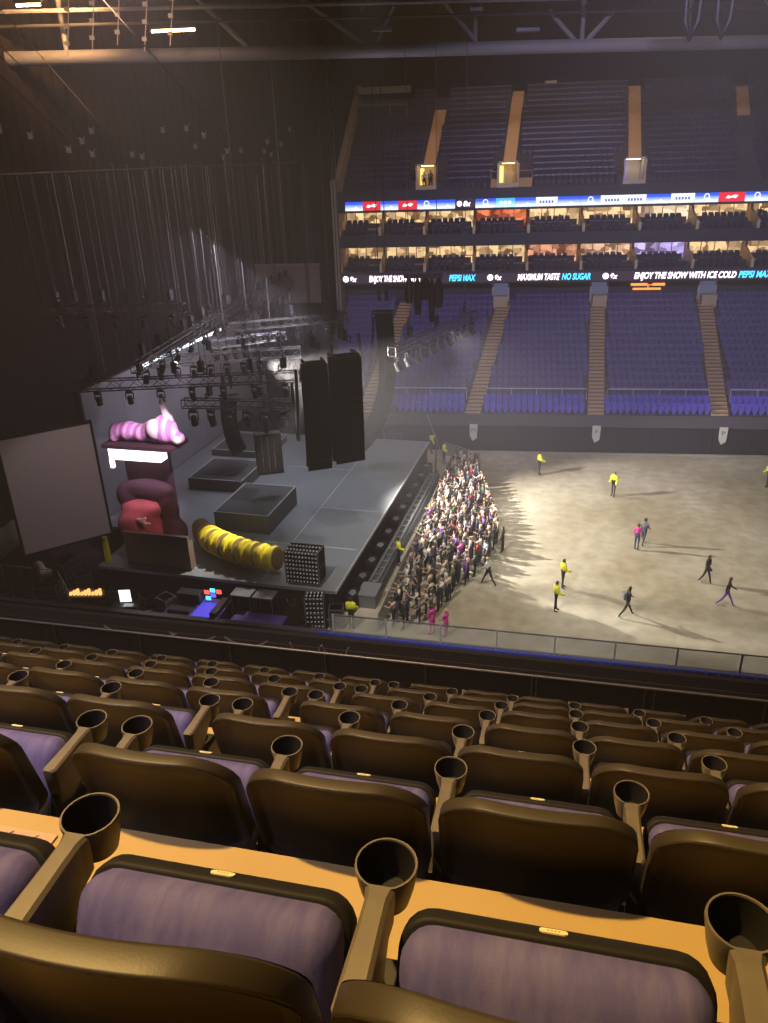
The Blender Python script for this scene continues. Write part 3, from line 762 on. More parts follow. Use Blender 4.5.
# hoist motors and steel cables up to the roof
HM = MB(); HM.box((-.14, -.12, -.3), (.14, .12, .3)); HM.tube([(0, 0, .3), (0, 0, .5)], .04, 6); HM.tube([(-.14, 0, -.1), (-.34, 0, -.12), (-.34, 0, -.45), (-.1, 0, -.3)], .05, 6); HME = HM.mesh('chain_hoist', M['dark'])
M['ropeam'] = mat('steel rope with amber light', (.6, .48, .3), .5); M['cable'] = mat('grey steel rope', (.06, .055, .058), .7); M['cableam'] = mat('pale steel rope', (.14, .125, .115), .6)  # golden colour carries the amber light on slanting ropes and brackets
nc = 0
def cable(p, top, label, grp, r=.022, ma='cable'):
    m = MB(); p = Vector(p); top = Vector(top); m.tube([(0, 0, 0), top-p], r, 5)
    o = m.build('rigging_cable', M[ma]); o.location = p; tag(o, label, 'cable', grp)
for key, nn in (('front', 6), ('mid', 4), ('left', 6), ('back', 3), ('edge', 12), ('side', 5), ('right', 3), ('low', 2), ('cross', 3)):
    p0, p1 = TR_[key]
    for i in range(nn):
        p = p0.lerp(p1, (i+.5)/nn+random.uniform(-.03, .03)); p.z += .8
        o = link('chain_hoist', HME, None, p, random.uniform(0, 3)); tag(o, f'black chain hoist above the {TRN[key]}', 'hoist', f'hoists on the {TRN[key]}')
        cable(p+Vector((0, 0, .5)), (p.x, p.y, 21.6+random.uniform(-.4, .6) if key not in ('right', 'cross') else 30), f'steel rigging cable rising from the {TRN[key]}', f'cables above the {TRN[key]}', random.uniform(.016, .026), random.choice(['cable', 'cable', 'cableam']))
# free steel ropes hanging in front of the drapes from the rigging pipe
PA0, PA1 = ST(21, 18.6, 21.75), ST(-10, 12.5, 21.75)
for i in range(30):
    p = PA0.lerp(PA1, (i+random.uniform(.1, .9))/30); off = Vector((random.uniform(-1.5, 1.5), random.uniform(-2, 2), 0))
    cable(Vector((p.x, p.y, random.uniform(9.5, 13)))+off, Vector((p.x, p.y, 21.7+random.uniform(-.3, .5)))+off, 'thin steel rope hanging in front of the black drapes', 'steel ropes before the drapes', random.uniform(.012, .024), random.choice(['cable', 'cable', 'cableam']))
m = MB(); m.tube([(0, 0, 0), PA1-PA0], .045, 8); o = m.build('rigging_pipe', M['cable']); o.location = PA0; tag(o, 'long thin horizontal pipe across the black drapes', 'pipe')
CL = MB(); CL.box((-.1, -.1, -.15), (.1, .1, .15)); CL.tube([(-.2, 0, .2), (0, 0, .1), (.2, 0, .25)], .03, 5); CLE = CL.mesh('rope_clamp', M['grey'])
for i in range(22):
    p = PA0.lerp(PA1, (i+.5)/22); o = link('beam_clamp', CLE, None, (p.x+random.uniform(-1, 1), p.y+random.uniform(-1, 1), 22.6+random.uniform(-.6, 1.6))); tag(o, 'small grey rigging clamp above the long pipe', 'clamp', 'clamps above the rigging pipe')
for i, (a, b) in enumerate([((-20.86, 35, 26.34), (-18.2, 35, 23.0)), ((-20.7, 35.6, 26.3), (-17.7, 35.6, 22.9)), ((-21.04, 35, 25.61), (-18.45, 35, 22.97)), ((-19.4, 36, 26.1), (-16.9, 36, 23)), ((-13.19, 35, 24.92), (-11.49, 35, 23.01))]):
    a, b = Vector(a), Vector(b); c = a+(a-b)*1.8; cable(b, c, f'slanting pale steel rope at the upper left, {ORD[i]} from the left', 'slanting steel ropes', .022, 'ropeam')
# led light bars along the top of the backdrop
M['bar'] = em('white light bar', (.85, .92, 1), 3.2)
for i in range(7):
    s0 = 11.4-i*2.0; m = MB(); m.box((-.05, -.75, -.08), (.05, .75, .08)); o = m.build('light_bar', M['bar']); o.location = ST(s0, 16.3-.0*i, 10.15); o.rotation_euler = (0, 0, STROT); tag(o, f'white light bar on top of the led wall, {ORD[i]} from the near end', 'light bar', 'light bars on the led wall')
# ------------------------------------------------------------------ stage
def stbox(m, s0, s1, t0, t1, z0, z1, mi=0): 
    vs = [ST(s0, t0, z0), ST(s1, t0, z0), ST(s1, t1, z0), ST(s0, t1, z0), ST(s0, t0, z1), ST(s1, t0, z1), ST(s1, t1, z1), ST(s0, t1, z1)]
    m.add(vs, [(3,2,1,0),(4,5,6,7),(0,1,5,4),(1,2,6,5),(2,3,7,6),(3,0,4,7)], mi)
t = thing('stage', 'large grey concert stage deck with black skirts', 'stage')
m = MB(); stbox(m, -.3, 18.2, 0, 16.95, 1.62, 1.8); stbox(m, 18.2, 22.9, 0, 13.9, 1.62, 1.8); m.build('deck', M['deck'], t)
m = MB(); stbox(m, 22.6, 22.75, .1, 13.8, 0, 1.62); stbox(m, 18.2, 22.6, 13.7, 13.8, 0, 1.62); stbox(m, -.1, 22.6, .1, .25, 0, 1.62); stbox(m, -.2, 0, .1, 16.9, 0, 1.62); m.build('skirt', M['drape'], t)
m = MB(); stbox(m, -.3, 22.95, -.06, .0, 1.70, 1.86); m.build('front_lip', M['edge'], t)
m = MB(); 
for (a, b, c, d) in [((18.2), 18.28, .3, 6), (13.0, 13.06, .4, 4.2), (6.5, 6.56, 4, 9)]: stbox(m, a, b, c, d, 1.801, 1.804)
stbox(m, 3, 22.5, 4.2, 4.25, 1.801, 1.804); m.build('tape_line', M['edge'], t)
t = thing('led_wall', 'tall unlit grey led wall along the back of the stage', 'led wall')
m = MB(); 
for i in range(13):
    for j in range(4): stbox(m, -9+i*2.03, -9+i*2.03+2.02, 17.0, 17.15, 1.8+j*2.05, 1.8+j*2.05+2.04)
m.build('led_panels', M['led'], t)
m = MB(); stbox(m, -9, 17.4, 17.15, 17.5, 0, 10.0); m.build('frame', M['dark'], t)
# risers
def riser(s0, s1, t0, t1, z, label, inset=None):
    r = thing('riser_platform', label, 'platform')
    m = MB(); stbox(m, s0, s1, t0, t1, 1.805, z); m.build('body', M['riser'], r)
    m = MB(); e = .07
    for q in ((s0, s1, t0, t0+e), (s0, s1, t1-e, t1), (s0, s0+e, t0, t1), (s1-e, s1, t0, t1)): stbox(m, *q, z, z+.015)
    m.build('edge_strip', M['edge'], r)
    if inset:
        m = MB(); stbox(m, *inset, z, z+.012); m.build('carpet', M['dark'], r)
    return r
riser(12.8, 17.4, 5.9, 9.4, 3.0, 'tall charcoal riser box in the middle of the stage', (13.6, 15.4, 8.0, 9.2))
riser(7.9, 11.8, 10.2, 14.1, 2.6, 'wide low riser platform behind the tall riser')
riser(8.6, 11.0, 10.9, 13.4, 2.75, 'small square deck outlined on the wide low riser') if False else None
m = MB(); stbox(m, 8.7, 11.0, 11.0, 13.3, 2.63, 2.66); o = m.build('square_carpet', M['trussdk']); tag(o, 'dark square rug lying on the wide low riser', 'rug')
riser(1.5, 5.5, 11.0, 15.5, 2.3, 'distant low riser at the far side of the stage')
# pink stage set with lit canopy
M['pink'] = bpy.data.materials.new('pink striped fabric'); M['pink'].use_nodes = True
nt = M['pink'].node_tree; b = nt.nodes['Principled BSDF']; tc = nt.nodes.new('ShaderNodeTexCoord'); wv = nt.nodes.new('ShaderNodeTexWave'); wv.inputs['Scale'].default_value = .75; wv.inputs['Distortion'].default_value = 1.2; wv.bands_direction = 'Y'
nt.links.new(tc.outputs['Object'], wv.inputs['Vector']); rr = nt.nodes.new('ShaderNodeValToRGB'); rr.color_ramp.interpolation = 'EASE'; e = rr.color_ramp.elements; e[0].position, e[1].position = .42, .58; e[0].color = (.85, .42, .66, 1); e[1].color = (.45, .18, .45, 1)
nt.links.new(wv.outputs['Fac'], rr.inputs['Fac']); nt.links.new(rr.outputs['Color'], b.inputs['Base Color']); b.inputs['Roughness'].default_value = .6
M['pinkpale'] = mat('pale pink fabric', (.92, .72, .8), .6); M['redfab'] = mat('dark red fabric', (.28, .045, .06), .7, noise=(1.2, .5, (.4, .08, .1))); M['plum'] = mat('plum fabric', (.05, .016, .03), .8)
M['brown'] = mat('brown scenic panel', (.12, .08, .05), .8, noise=(.8, .5, (.17, .115, .07)))
SB = lambda s, t, z: Matrix.Translation(ST(s, t, z)) @ Matrix.Rotation(STROT, 4, 'Z')      # local x downstage, y away, z up
def lump(name, ma, parent, balls, subdiv=2, vox=.18):
    # several soft forms fused into one continuous skin
    m = MB()
    for c, r in balls: m.ball(c, r, 18, 12)
    me = m.mesh(name, ma); o = bpy.data.objects.new(name, me); COL.objects.link(o)
    md = o.modifiers.new('fuse', 'REMESH'); md.mode = 'VOXEL'; md.voxel_size = vox; md2 = o.modifiers.new('soft', 'SMOOTH'); md2.factor = .6; md2.iterations = 4
    dg = bpy.context.evaluated_depsgraph_get(); dg.update(); nm = bpy.data.meshes.new_from_object(o.evaluated_get(dg)); bpy.data.objects.remove(o)
    nm.polygons.foreach_set('use_smooth', [True]*len(nm.polygons)); nm.materials.clear(); nm.materials.append(ma); return link(name, nm, parent)
SR = STROT-PI/2        # the set faces our stand: local x towards us, local y downstage
t = thing('striped_inflatable', 'large soft pink striped inflatable lying on the lit canopy', 'stage set', ST(19.4, 11.9, 8.06), SR)
lump('body', M['pink'], t, [((0, -1.6, .5), (.6, .45, .5)), ((0, -.9, .5), (.65, .7, .55)), ((0, -.1, .45), (.65, .7, .48)), ((0, .7, .6), (.7, .7, .65)), ((.1, 1.35, .75), (.75, .75, .8)), ((.2, 2.15, .3), (.45, .42, .36)), ((.25, -1.75, .2), (.35, .3, .28))], vox=.12)
lump('upright_fin', M['pinkpale'], t, [((.0, 1.6, 1.25), (.26, .34, .45)), ((.0, 1.5, 1.7), (.19, .2, .42)), ((.0, 1.35, 2.15), (.15, .15, .36))], vox=.07)
lump('belly_panel', M['pinkpale'], t, [((.5, 1.05, .85), (.42, .55, .6)), ((.5, 2.3, .3), (.25, .25, .25))], vox=.09)
t = thing('lit_canopy', 'glowing white canopy sign under the pink inflatable', 'sign', ST(19.4, 12.15, 1.81), SR)
M['canopy'] = em('glowing white canopy', (1, .86, .93), 3.2)
m = MB(); m.box((.0, -1.75, 5.25), (.75, 1.5, 5.9)); m.build('light_box', M['canopy'], t, bevel=.06)
m = MB(); m.box((-.9, -1.95, 5.98), (.95, 2.4, 6.2)); m.build('top_board', M['plum'], t)
m = MB(); m.box((.55, -1.75, 4.75), (.75, -1.55, 5.3)); m.build('drop_edge', M['canopy'], t)
m = MB(); m.box((-.95, -1.8, 0), (-.7, 1.1, 6.0)); m.build('back_wall', M['plum'], t)
t = thing('soft_heap', 'heap of dark red soft forms below the glowing canopy', 'stage set', ST(19.6, 12.3, 1.8), SR)
lump('red_mound', M['redfab'], t, [((.6, -.6, 1.3), (.9, 1.1, 1.0)), ((.5, .5, .9), (.9, 1.0, .9)), ((.3, -.2, 2.3), (.7, 1.4, .6))]); lump('plum_mound', M['plum'], t, [((.2, 1.5, .9), (.8, .9, .9)), ((.7, 1.9, .5), (.7, .6, .5)), ((.0, .2, 3.4), (.6, 1.7, .6)), ((.0, 1.3, 2.2), (.5, .7, .8)), ((.0, -1.1, 2.9), (.6, .8, .9))])
m = MB(); m.tube([(1.1, .0, 1.9), (1.5, .45, 2.1), (1.6, .8, 2.35)], [.16, .13, .05], 8); m.tube([(1.3, .2, 2.0), (1.6, .7, 2.0), (1.65, 1.05, 2.05)], [.11, .1, .04], 8); m.build('pale_fronds', M['pinkpale'], t)
m = MB(); m.box((-.1, -1.9, 0), (.1, 2.0, 2.0)); m.box((-.5, -1.85, 0), (-.1, -1.75, 1.6)); m.box((-.5, 1.85, 0), (-.1, 1.95, 1.6)); o = m.build('scenic_panel', M['brown']); o.location = ST(22.3, 10.4, 1.81); o.rotation_euler = (0, 0, SR); tag(o, 'plain brown scenic panel in front of the red heap', 'stage set')
# ribbed yellow tube
M['yel'] = mat('yellow fabric', (.85, .70, .03), .55, noise=(.9, .4, (.78, .6, .02))); M['yel_shade'] = mat('shaded yellow fabric', (.25, .15, .05), .7)  # brown copy of the yellow carries the shade on unlit ribs and ends
t = thing('ribbed_tube', 'curved row of overlapping yellow ribs on the near edge of the stage', 'stage set', ST(20.4, 6.6, 1.8))
path = []
for i in range(15):
    q = i/14; A, B_, C_ = Vector((18.6, 9.7)), Vector((21.1, 8.2)), Vector((21.7, 3.6)); p = A*(1-q)**2+B_*2*q*(1-q)+C_*q*q
    path.append(ST(p.x, p.y, 2.60)-t.location)
for i in range(14):
    a, b2 = path[i], path[i+1]; r = .78-.012*abs(i-7)-(.06*(3-i) if i < 3 else 0); f = MB(); d = (b2-a)+Vector((0, 0, .10))
    f.tube([a-d*.25, a+d*.1, a+d*.75, a+d*1.0], [r*.55, r*.78, r, r*.90], 22); o = f.build('rib', M['yel'] if i > 3 else M['yel_shade'], t, smooth=True)
    if i > 3:
        f = MB(); f.tube([a+d*1.0, a+d*1.06], [r*.89, r*.70], 22); f.build('rib_end', M['yel_shade'] if i % 2 else M['yel'], o)
for i in range(2):
    m = MB(); 
    for (x, y) in ((-.5, -.4), (.5, -.4), (-.5, .4), (.5, .4)): m.tube([(x, y, 0), (x, y, 1.5)], .03, 6)
    m.box((-.55, -.45, 1.45), (.55, .45, 1.52)); o = m.build('trestle', M['alu']); o.location = ST(23.45, 3.7+i*1.25, .0); o.rotation_euler = (0, 0, STROT); tag(o, f'pale metal trestle under the yellow tube end, {ORD[i]} from the stage front', 'trestle', 'trestles by the yellow tube')
# ------------------------------------------------------------------ hanging loudspeaker arrays
def cab(w, h, d, taper=.7):
    m = MB(); m.prism([(-w/2, d/2), (w/2, d/2), (w/2*taper, -d/2), (-w/2*taper, -d/2)], -h/2+.01, h/2-.01, axis=2)
    m.box((-w/2+.04, d/2-.01, -h/2+.04), (w/2-.04, d/2+.02, h/2-.04), 0); m.box((-w/2, -d*.2, -h/2), (w/2, -d*.05, h/2), 1)
    return m.mesh('cabinet', [M['speaker'], M['speakeredge']])
def array(label, short, top, yaw, n, w, h, d, curve, hang=30):
    # local +y is the way it faces; curve(i) gives the downward tilt of cabinet i
    t = thing('line_array', label, 'loudspeaker', top, yaw)
    me = cab(w, h, d); y, z = 0, 0
    for i in range(n):
        a = curve(i); z -= h/2*math.cos(a); y -= h/2*math.sin(a)
        c = link('cabinet', me, t, (0, y, z)); c.rotation_euler = (-a, 0, 0)
        z -= h/2*math.cos(a); y -= h/2*math.sin(a)
    m = MB(); m.box((-w*.42, -d*.7, .02), (-w*.34, d*.6, .16)); m.box((w*.34, -d*.7, .02), (w*.42, d*.6, .16)); m.box((-w*.42, -.05, .05), (w*.42, .05, .14)); m.build('rigging_frame', M['dark'], t)
    T = Matrix.Translation(top) @ Matrix.Rotation(yaw, 4, 'Z')
    for k, yy in enumerate((-.25, .25)):
        p = T @ Vector((0, yy, 1.2)); o = link('chain_hoist', HME, None, p, yaw); tag(o, f'black chain hoist on top of the {short}', 'hoist', 'hoists of the ' + short)
        cable(p+Vector((0, 0, .5)), (p.x, p.y, hang), f'dark steel cable holding up the {short}', 'cables of the ' + short, .028)
A1 = ST(18, 2.2, 12.35); A2 = ST(15.2, 1.45, 12.1); A3 = ST(5.5, 1.75, 12.6); A4 = ST(10, 11.3, 7.75)
array('gently curved black speaker column hanging leftmost of three', 'leftmost speaker column', A1, -.75-PI/2-.4, 14, 1.35, .42, .75, lambda i: .0+.018*max(0, i-5)*max(0, i-5)*.28, 26)
array('straight rectangular black speaker column in the middle', 'straight middle speaker column', A2, -PI/2-1.05, 12, 1.75, .51, .95, lambda i: .02, 26)
array('long hooked black speaker column curling back at its foot', 'long hooked speaker column', A3, -PI/2+.1, 22, 1.3, .43, 1.1, lambda i: -.08+.85*(i/21)**2.0, 26)
array('small black speaker column hanging over the back of the stage', 'small speaker column over the risers', A4, PI*.62, 9, 1.5, .41, 1.0, lambda i: -.12+.5*(i/8)**1.5, 16)
t = thing('lamp_cluster', 'hanging square cluster of dark lamps over the tall riser', 'stage light', ST(14, 7.0, 5.65), STROT+.5)
for i in range(4):
    m = MB(); m.box((-.72+i*.37, -.25, -1.15), (-.42+i*.37, .25, 1.15)); q = m.build('lamp_bar', M['trussdk'], t)
    g = MB(); g.box((-.63+i*.37, .25, -1.05), (-.51+i*.37, .28, 1.05)); g.build('lens_strip', M['greyc'], q)
m = MB(); m.box((-.8, -.3, -1.3), (-.74, .3, 1.3)); m.box((.74, -.3, -1.3), (.8, .3, 1.3)); m.box((-.8, -.3, 1.15), (.8, .3, 1.3)); m.box((-.8, -.3, -1.3), (.8, .3, -1.15)); m.tube([(0, 0, 1.3), (0, 0, 2.2)], .12, 8); m.build('frame', M['dark'], t)
cable(ST(14, 7.0, 7.8), ST(14, 7, 12), 'steel cable holding the square lamp cluster', None) if False else None
m = MB(); m.tube([(0, 0, 0), (0, 0, 4.2)], .05, 6); o = m.build('drop_pipe', M['dark']); o.location = ST(14, 7.0, 7.8); tag(o, 'dark pipe holding up the square lamp cluster', 'pipe')
# cable looms hanging from trusses
for i, (p, q, dz, lab) in enumerate([(ST(17, 3.9, 11), ST(18, 3.2, 12), 3.6, 'thick black cable loop left of the leftmost speaker column'), (ST(12, 3.2, 12), ST(15, 2.7, 11.5), 4.2, 'thick black cable loop between speaker columns'), (ST(6.5, 3.2, 11.5), ST(5.6, 2.4, 12.4), 3.5, 'black cable loop behind the hooked speaker column')]):
    m = MB(); pts = [p.lerp(q, k/16)-Vector((0, 0, dz*(1-(k/8-1)**2)))-p for k in range(17)]; m.tube(pts, .09, 8); o = m.build('cable_loom', M['dark'], smooth=True); o.location = p; tag(o, lab, 'cable')
t = thing('hoist_bundle', 'dark bundle of hoists and chain bags hanging above the right hand truss', 'rigging', (-4.9, 53.6, 11.9))
m = MB(); m.box((-1.3, -.15, 2.6), (1.3, .15, 2.9)); m.build('spreader_bar', M['dark'], t)
for i, (x, y, z, h, r) in enumerate([(-1.0, .1, .9, 1.7, .3), (-.4, -.2, .2, 2.4, .26), (.1, .2, 1.1, 1.5, .36), (.55, -.1, -.3, 2.8, .22), (1.0, .15, .6, 2.0, .3)]):
    m = MB(); m.lathe([(.03, 0), (r*.8, .06), (r, h*.4), (r*.8, h*.8), (r*.35, h), (.05, 2.7-z)], 10); q = m.build('chain_bag', M['drape'], t, smooth=True); q.location = (x, y, z)
# ------------------------------------------------------------------ pit in front of the stage
def stmesh(name, ma, label, cat, fn, s, tt, z=0, grp=None, **k):
    m = MB(); fn(m); o = m.build(name, ma, **k); o.location = ST(s, tt, z); o.rotation_euler = (0, 0, STROT); return tag(o, label, cat, grp)
t = thing('camera_track', 'long pale ladder-like camera track running along the pit', 'track', ST(11.6, -1.1, .75), STROT)
m = MB(); m.tube([(-.2, -8.1, 0), (-.2, 8.1, 0)], .05, 6); m.build('track_rail', M['alu'], t); m = MB(); m.tube([(.2, -8.1, 0), (.2, 8.1, 0)], .05, 6); m.build('track_rail', M['alu'], t)
SLP = MB(); SLP.box((-.26, -.05, -.1), (.26, .05, -.04)); SLP = SLP.mesh('sleeper', M['alu'])
for i in range(21): link('sleeper', SLP, t, (0, -8.0+i*.8, 0))
stmesh('track_platform', M['riser'], 'long low grey platform carrying the camera track', 'platform', lambda m: m.box((-.4, -8.3, 0), (.42, 8.4, .64)), 11.5, -1.1)
stmesh('platform_end', M['greyc'], 'pale grey end box of the track platform nearest us', 'box', lambda m: (m.box((-.5, -.7, 0), (.5, .7, .72)), m.box((-.53, -.73, .72), (.53, .73, .8))), 20.65, -1.1, 0, None)
for i in range(11):
    t = thing('subwoofer', f'black floor speaker with pale top in the pit, {ORD[i]} from the near end', 'loudspeaker', ST(21.3-i*1.9, -.36, 0), STROT, 'floor speakers along the stage front')
    m = MB(); m.box((-.28, -.6, 0), (.28, .6, .85)); m.box((.27, -.55, .05), (.32, .55, .8)); m.build('cabinet', M['speaker'], t, bevel=.02)
    m = MB(); m.prism([(-.2, -.1), (.1, -.35), (.22, .0), (.05, .3), (-.15, .2)], .85, .88, axis=2); m.build('paper_cover', M['greyc' if i % 3 == 0 else 'grey'], t)
bar_a, bar_b = Vector((-5.45, 33.0, 0)), Vector((-3.0, 56.6, 0)); bd = (bar_b-bar_a); nb = 22
BME = MB(); BME.box((-.02, 0, .1), (.02, 1.06, 1.12)); BME.box((-.24, 0, 0), (-.02, 1.06, .02)); BME.prism([(0, .1), (0, .9), (-.75, .04)], .02, .06, axis=1) if False else BME.box((-.22, .5, .02), (-.02, .54, .3)); BMEm = BME.mesh('crowd_barrier', M['alu'])
for i in range(nb):
    p = bar_a.lerp(bar_b, i/nb); o = link('crowd_barrier', BMEm, None, p, math.atan2(bd.y, bd.x)-PI/2); tag(o, 'grey steel barrier section holding back the crowd', 'barrier', 'crowd barriers along the pit')
# ------------------------------------------------------------------ backstage things at the near left
t = thing('projection_screen', 'big blank grey projection screen at the left of the stage', 'screen', (-22.3, 34.45, 3.6), math.atan2(2.95, 3.39))
m = MB(); m.box((-2.2, -.03, .1), (2.2, .02, 6.35)); m.build('screen_cloth', M['screen'], t)
m = MB()
for q in ((-2.32, -2.2, .0, 6.5), (2.2, 2.32, 0, 6.5), (-2.32, 2.32, 0, .1), (-2.32, 2.32, 6.35, 6.5)): m.box((q[0], -.06, q[2]), (q[1], .12, q[3]))
m.build('frame', M['dark'], t)
m = MB(); m.box((-2.2, .03, .1), (2.2, .08, 6.35)); m.build('backing', M['drape'], t)
for x in (-1.8, 1.8): cable(Vector((-22.3, 34.45, 10.1))+Vector((.755, .657, 0))*x, Vector((-22.3, 34.45, 20))+Vector((.755, .657, 0))*x, 'steel cable holding up the grey projection screen', 'cables of the projection screen', .015)
M['bluelit'] = em('blue glow for desk light', (.08, .06, .75), 1.1); M['rgb1'] = em('red screen', (1, .08, .06), 2.5); M['rgb2'] = em('cyan screen', (.08, .5, 1), 2.5); M['rgb3'] = em('blue screen', (.1, .1, 1), 2.2)
t = thing('control_desk', 'blue-lit technician desk with small coloured screens', 'desk', (-15.0, 33.0, 0), -.12)
m = MB(); m.box((-1.5, -1.0, .85), (1.5, 1.0, .95)); m.box((-1.4, -.9, 0), (-1.3, .9, .85)); m.box((1.3, -.9, 0), (1.4, .9, .85)); m.build('table', M['pallet'], t)
m = MB(); m.box((.05, -.85, .95), (1.1, .55, .97)); m.build('blue_light_sheet', M['bluelit'], t)  # glowing sheet puts the blue light onto the desk top
for bx in (((-1.35, -.7, .95), (-.1, -.2, 1.1)), ((-1.3, .3, .95), (0, .9, 1.5)), ((1.1, -.8, .95), (1.45, .8, 1.25))):
    m = MB(); m.box(*bx); m.build('equipment_box', M['dark'], t, bevel=.02)
for i, (x, z, ma) in enumerate([(.1, 1.35, 'rgb1'), (.45, 1.2, 'rgb3'), (.45, 1.5, 'rgb2'), (.8, 1.45, 'rgb1'), (.15, 1.0, 'rgb2')]):
    m = MB(); m.box((x, .74, z), (x+.28, .78, z+.22)); m.build('small_screen', M[ma], t)
t = thing('lit_shelf', 'shelf unit glowing with warm orange light below the screen', 'shelf', (-21.2, 33.2, 0), .1)
m = MB(); m.box((-.95, .2, 0), (.95, .3, 1.5)); 
for z in (.3, .8, 1.2): m.box((-.95, -.2, z), (.95, .3, z+.05))
m.build('frame', M['brown'], t)
m = MB()
for i in range(9): m.box((-.9+i*.2, .0, 1.25), (-.78+i*.2, .15, 1.4+.1*(i % 3)))
m.build('glowing_items', em('warm glow in place of light', (1, .5, .15), 1.6), t)  # items glow themselves to stand in for warm light on the shelf
t = thing('laptop_desk', 'small desk with a bright white screen and paper', 'desk', (-19.1, 33.3, 0), .15)
m = MB(); m.box((-.7, -.4, .75), (.7, .4, .8)); m.box((-.65, -.35, 0), (-.6, .35, .75)); m.box((.6, -.35, 0), (.65, .35, .75)); m.build('table', M['dark'], t)
m = MB(); m.box((-.3, .1, .85), (.3, .14, 1.55)); m.build('screen', em('bright white screen', (.85, .9, 1), 1.8), t); m = MB(); m.box((-.05, -.35, .8), (.45, 0, .815)); m.build('paper', M['white'], t)
def rack(name, label, x, y, rz, w, d, h, cat='rack', ma='dark', knobs=True, z0=0):
    t = thing(name, label, cat, (x, y, z0), rz); m = MB(); m.box((-w/2, -d/2, .1), (w/2, d/2, h)); 
    for sx in (-1, 1):
        for sy in (-1, 1): m.box((sx*(w/2-.12)-.05, sy*(d/2-.12)-.05, 0), (sx*(w/2-.12)+.05, sy*(d/2-.12)+.05, .12))
    m.build('case', M[ma], t, bevel=.02)
    m = MB()
    for z in (.1, h/2, h-.05): m.box((-w/2-.012, -d/2-.012, z), (w/2+.012, d/2+.012, z+.05))
    for sx in (-1, 1):
        for sy in (-1, 1): m.box((sx*w/2-.03, sy*d/2-.03, .1), (sx*w/2+.03, sy*d/2+.03, h))
    m.build('metal_edges', M['grey'], t)
    if knobs:
        n = int(w/.17); k = int(h/.24); q = MB(); q.ball((0, 0, 0), (.055, .09, .055), 7, 5); qm = q.mesh('pale_lamp', M['lensoff'])
        for i in range(n):
            x = -w/2+.1+i*(w-.2)/max(1, n-1)
            for j in range(k): link('pale_lamp', qm, t, (x, -d/2+.03, .25+j*(h-.3)/max(1, k-1)))
            for j in range(2): link('pale_lamp', qm, t, (x, -d/2+.25+j*d/2.4, h))
    return t
rack('lamp_rack', 'upright rack of pale round lamps at the near corner of the stage', -8.75, 33.2, .1, .95, .7, 1.9)
rack('speaker_stack', 'black stack of speakers at the near edge of the stage', *ST(22.2, 1.85).xy, STROT, 1.8, 1.0, 1.95, 'loudspeaker', 'speaker', True, 1.81)
rack('flight_case', 'black flight case with pale edges beside the lamp rack', -7.7, 33.35, .1, .7, .6, 1.15, 'case', 'dark', False)
for i, (x, y, w, h) in enumerate([(-24.2, 34.4, 1.2, 1.1), (-25.6, 35.2, .9, 1.4), (-18.2, 34.3, .9, .9), (-17.0, 33.7, .7, 1.1), (-24.6, 37.2, 1.4, 1.2), (-20.3, 34.9, .8, .8)]):
    rack('flight_case', f"dark flight case {['under the grey screen', 'at the far left behind the barrier', 'left of the blue-lit desk', 'just behind the blue-lit desk', 'behind the grey screen', 'behind the small white-lit desk'][i]}", x, y, .2+i*.3, w, .8, h, 'case', 'trussdk', False)
m = MB(); m.box((-1.4, -.5, 0), (1.4, .5, .75)); o = m.build('covered_pallet', M['pallet'], bevel=.05); o.location = (-11.6, 32.6, 0); o.rotation_euler = (0, 0, -.1); tag(o, 'low purple covered pallet in front of the speaker stack', 'pallet')
m = MB(); m.prism([(-.2, 0), (.2, 0), (.15, 1.5), (-.1, 1.5)], -.1, .1); o = m.build('yellow_cover', M['yel']); o.location = ST(22.3, 13.6, 1.8); tag(o, 'upright yellow cover standing at the stage corner', 'cover')
for i, (x, y, w, h, ma) in enumerate([(-23.2, 33.2, 1.1, .7, 'dark'), (-22.9, 36.0, .8, 1.0, 'trussdk'), (-26.6, 33.6, 1.3, .9, 'dark'), (-13.8, 31.5, .8, .8, 'grey'), (-9.0, 31.95, .9, .6, 'trussdk'), (-17.6, 32.4, .9, .7, 'dark')]):
    rack('equipment_trunk', f"small equipment trunk {['left of the orange-lit shelf', 'in the dark right behind the screen base', 'at the far left edge behind the barrier', 'right of the blue-lit desk', 'in front of the lamp rack by the fence', 'between the white-lit and blue-lit desks'][i]}", x, y, .1+i*.4, w, .6, h, 'case', ma, False)
m = MB(); pts = [(-28.2, 36.4, 1.05), (-24.4, 36.0, 1.05), (-22.5, 33.75, 1.05)]; m.tube(pts, .03, 6)
for p in [Vector(pts[0]).lerp(Vector(pts[1]), q/3) for q in range(3)]+[Vector(pts[1]).lerp(Vector(pts[2]), q/3) for q in range(4)]: m.tube([(p.x, p.y, 0), (p.x, p.y, 1.05)], .025, 6)
tag(m.build('backstage_rail', M['edge']), 'thin pale rail round the backstage area at the far left', 'rail')
t = thing('tarp_bundle', 'crumpled pale green tarp bundle below the grey screen', 'tarp', (-26.3, 36.9, 0)); lump('tarp', M['cream'], t, [((0, 0, .3), (.7, .5, .4)), ((.6, .2, .2), (.5, .4, .25)), ((-.6, .1, .2), (.5, .5, .3)), ((.1, .1, .7), (.3, .3, .4))], vox=.1)
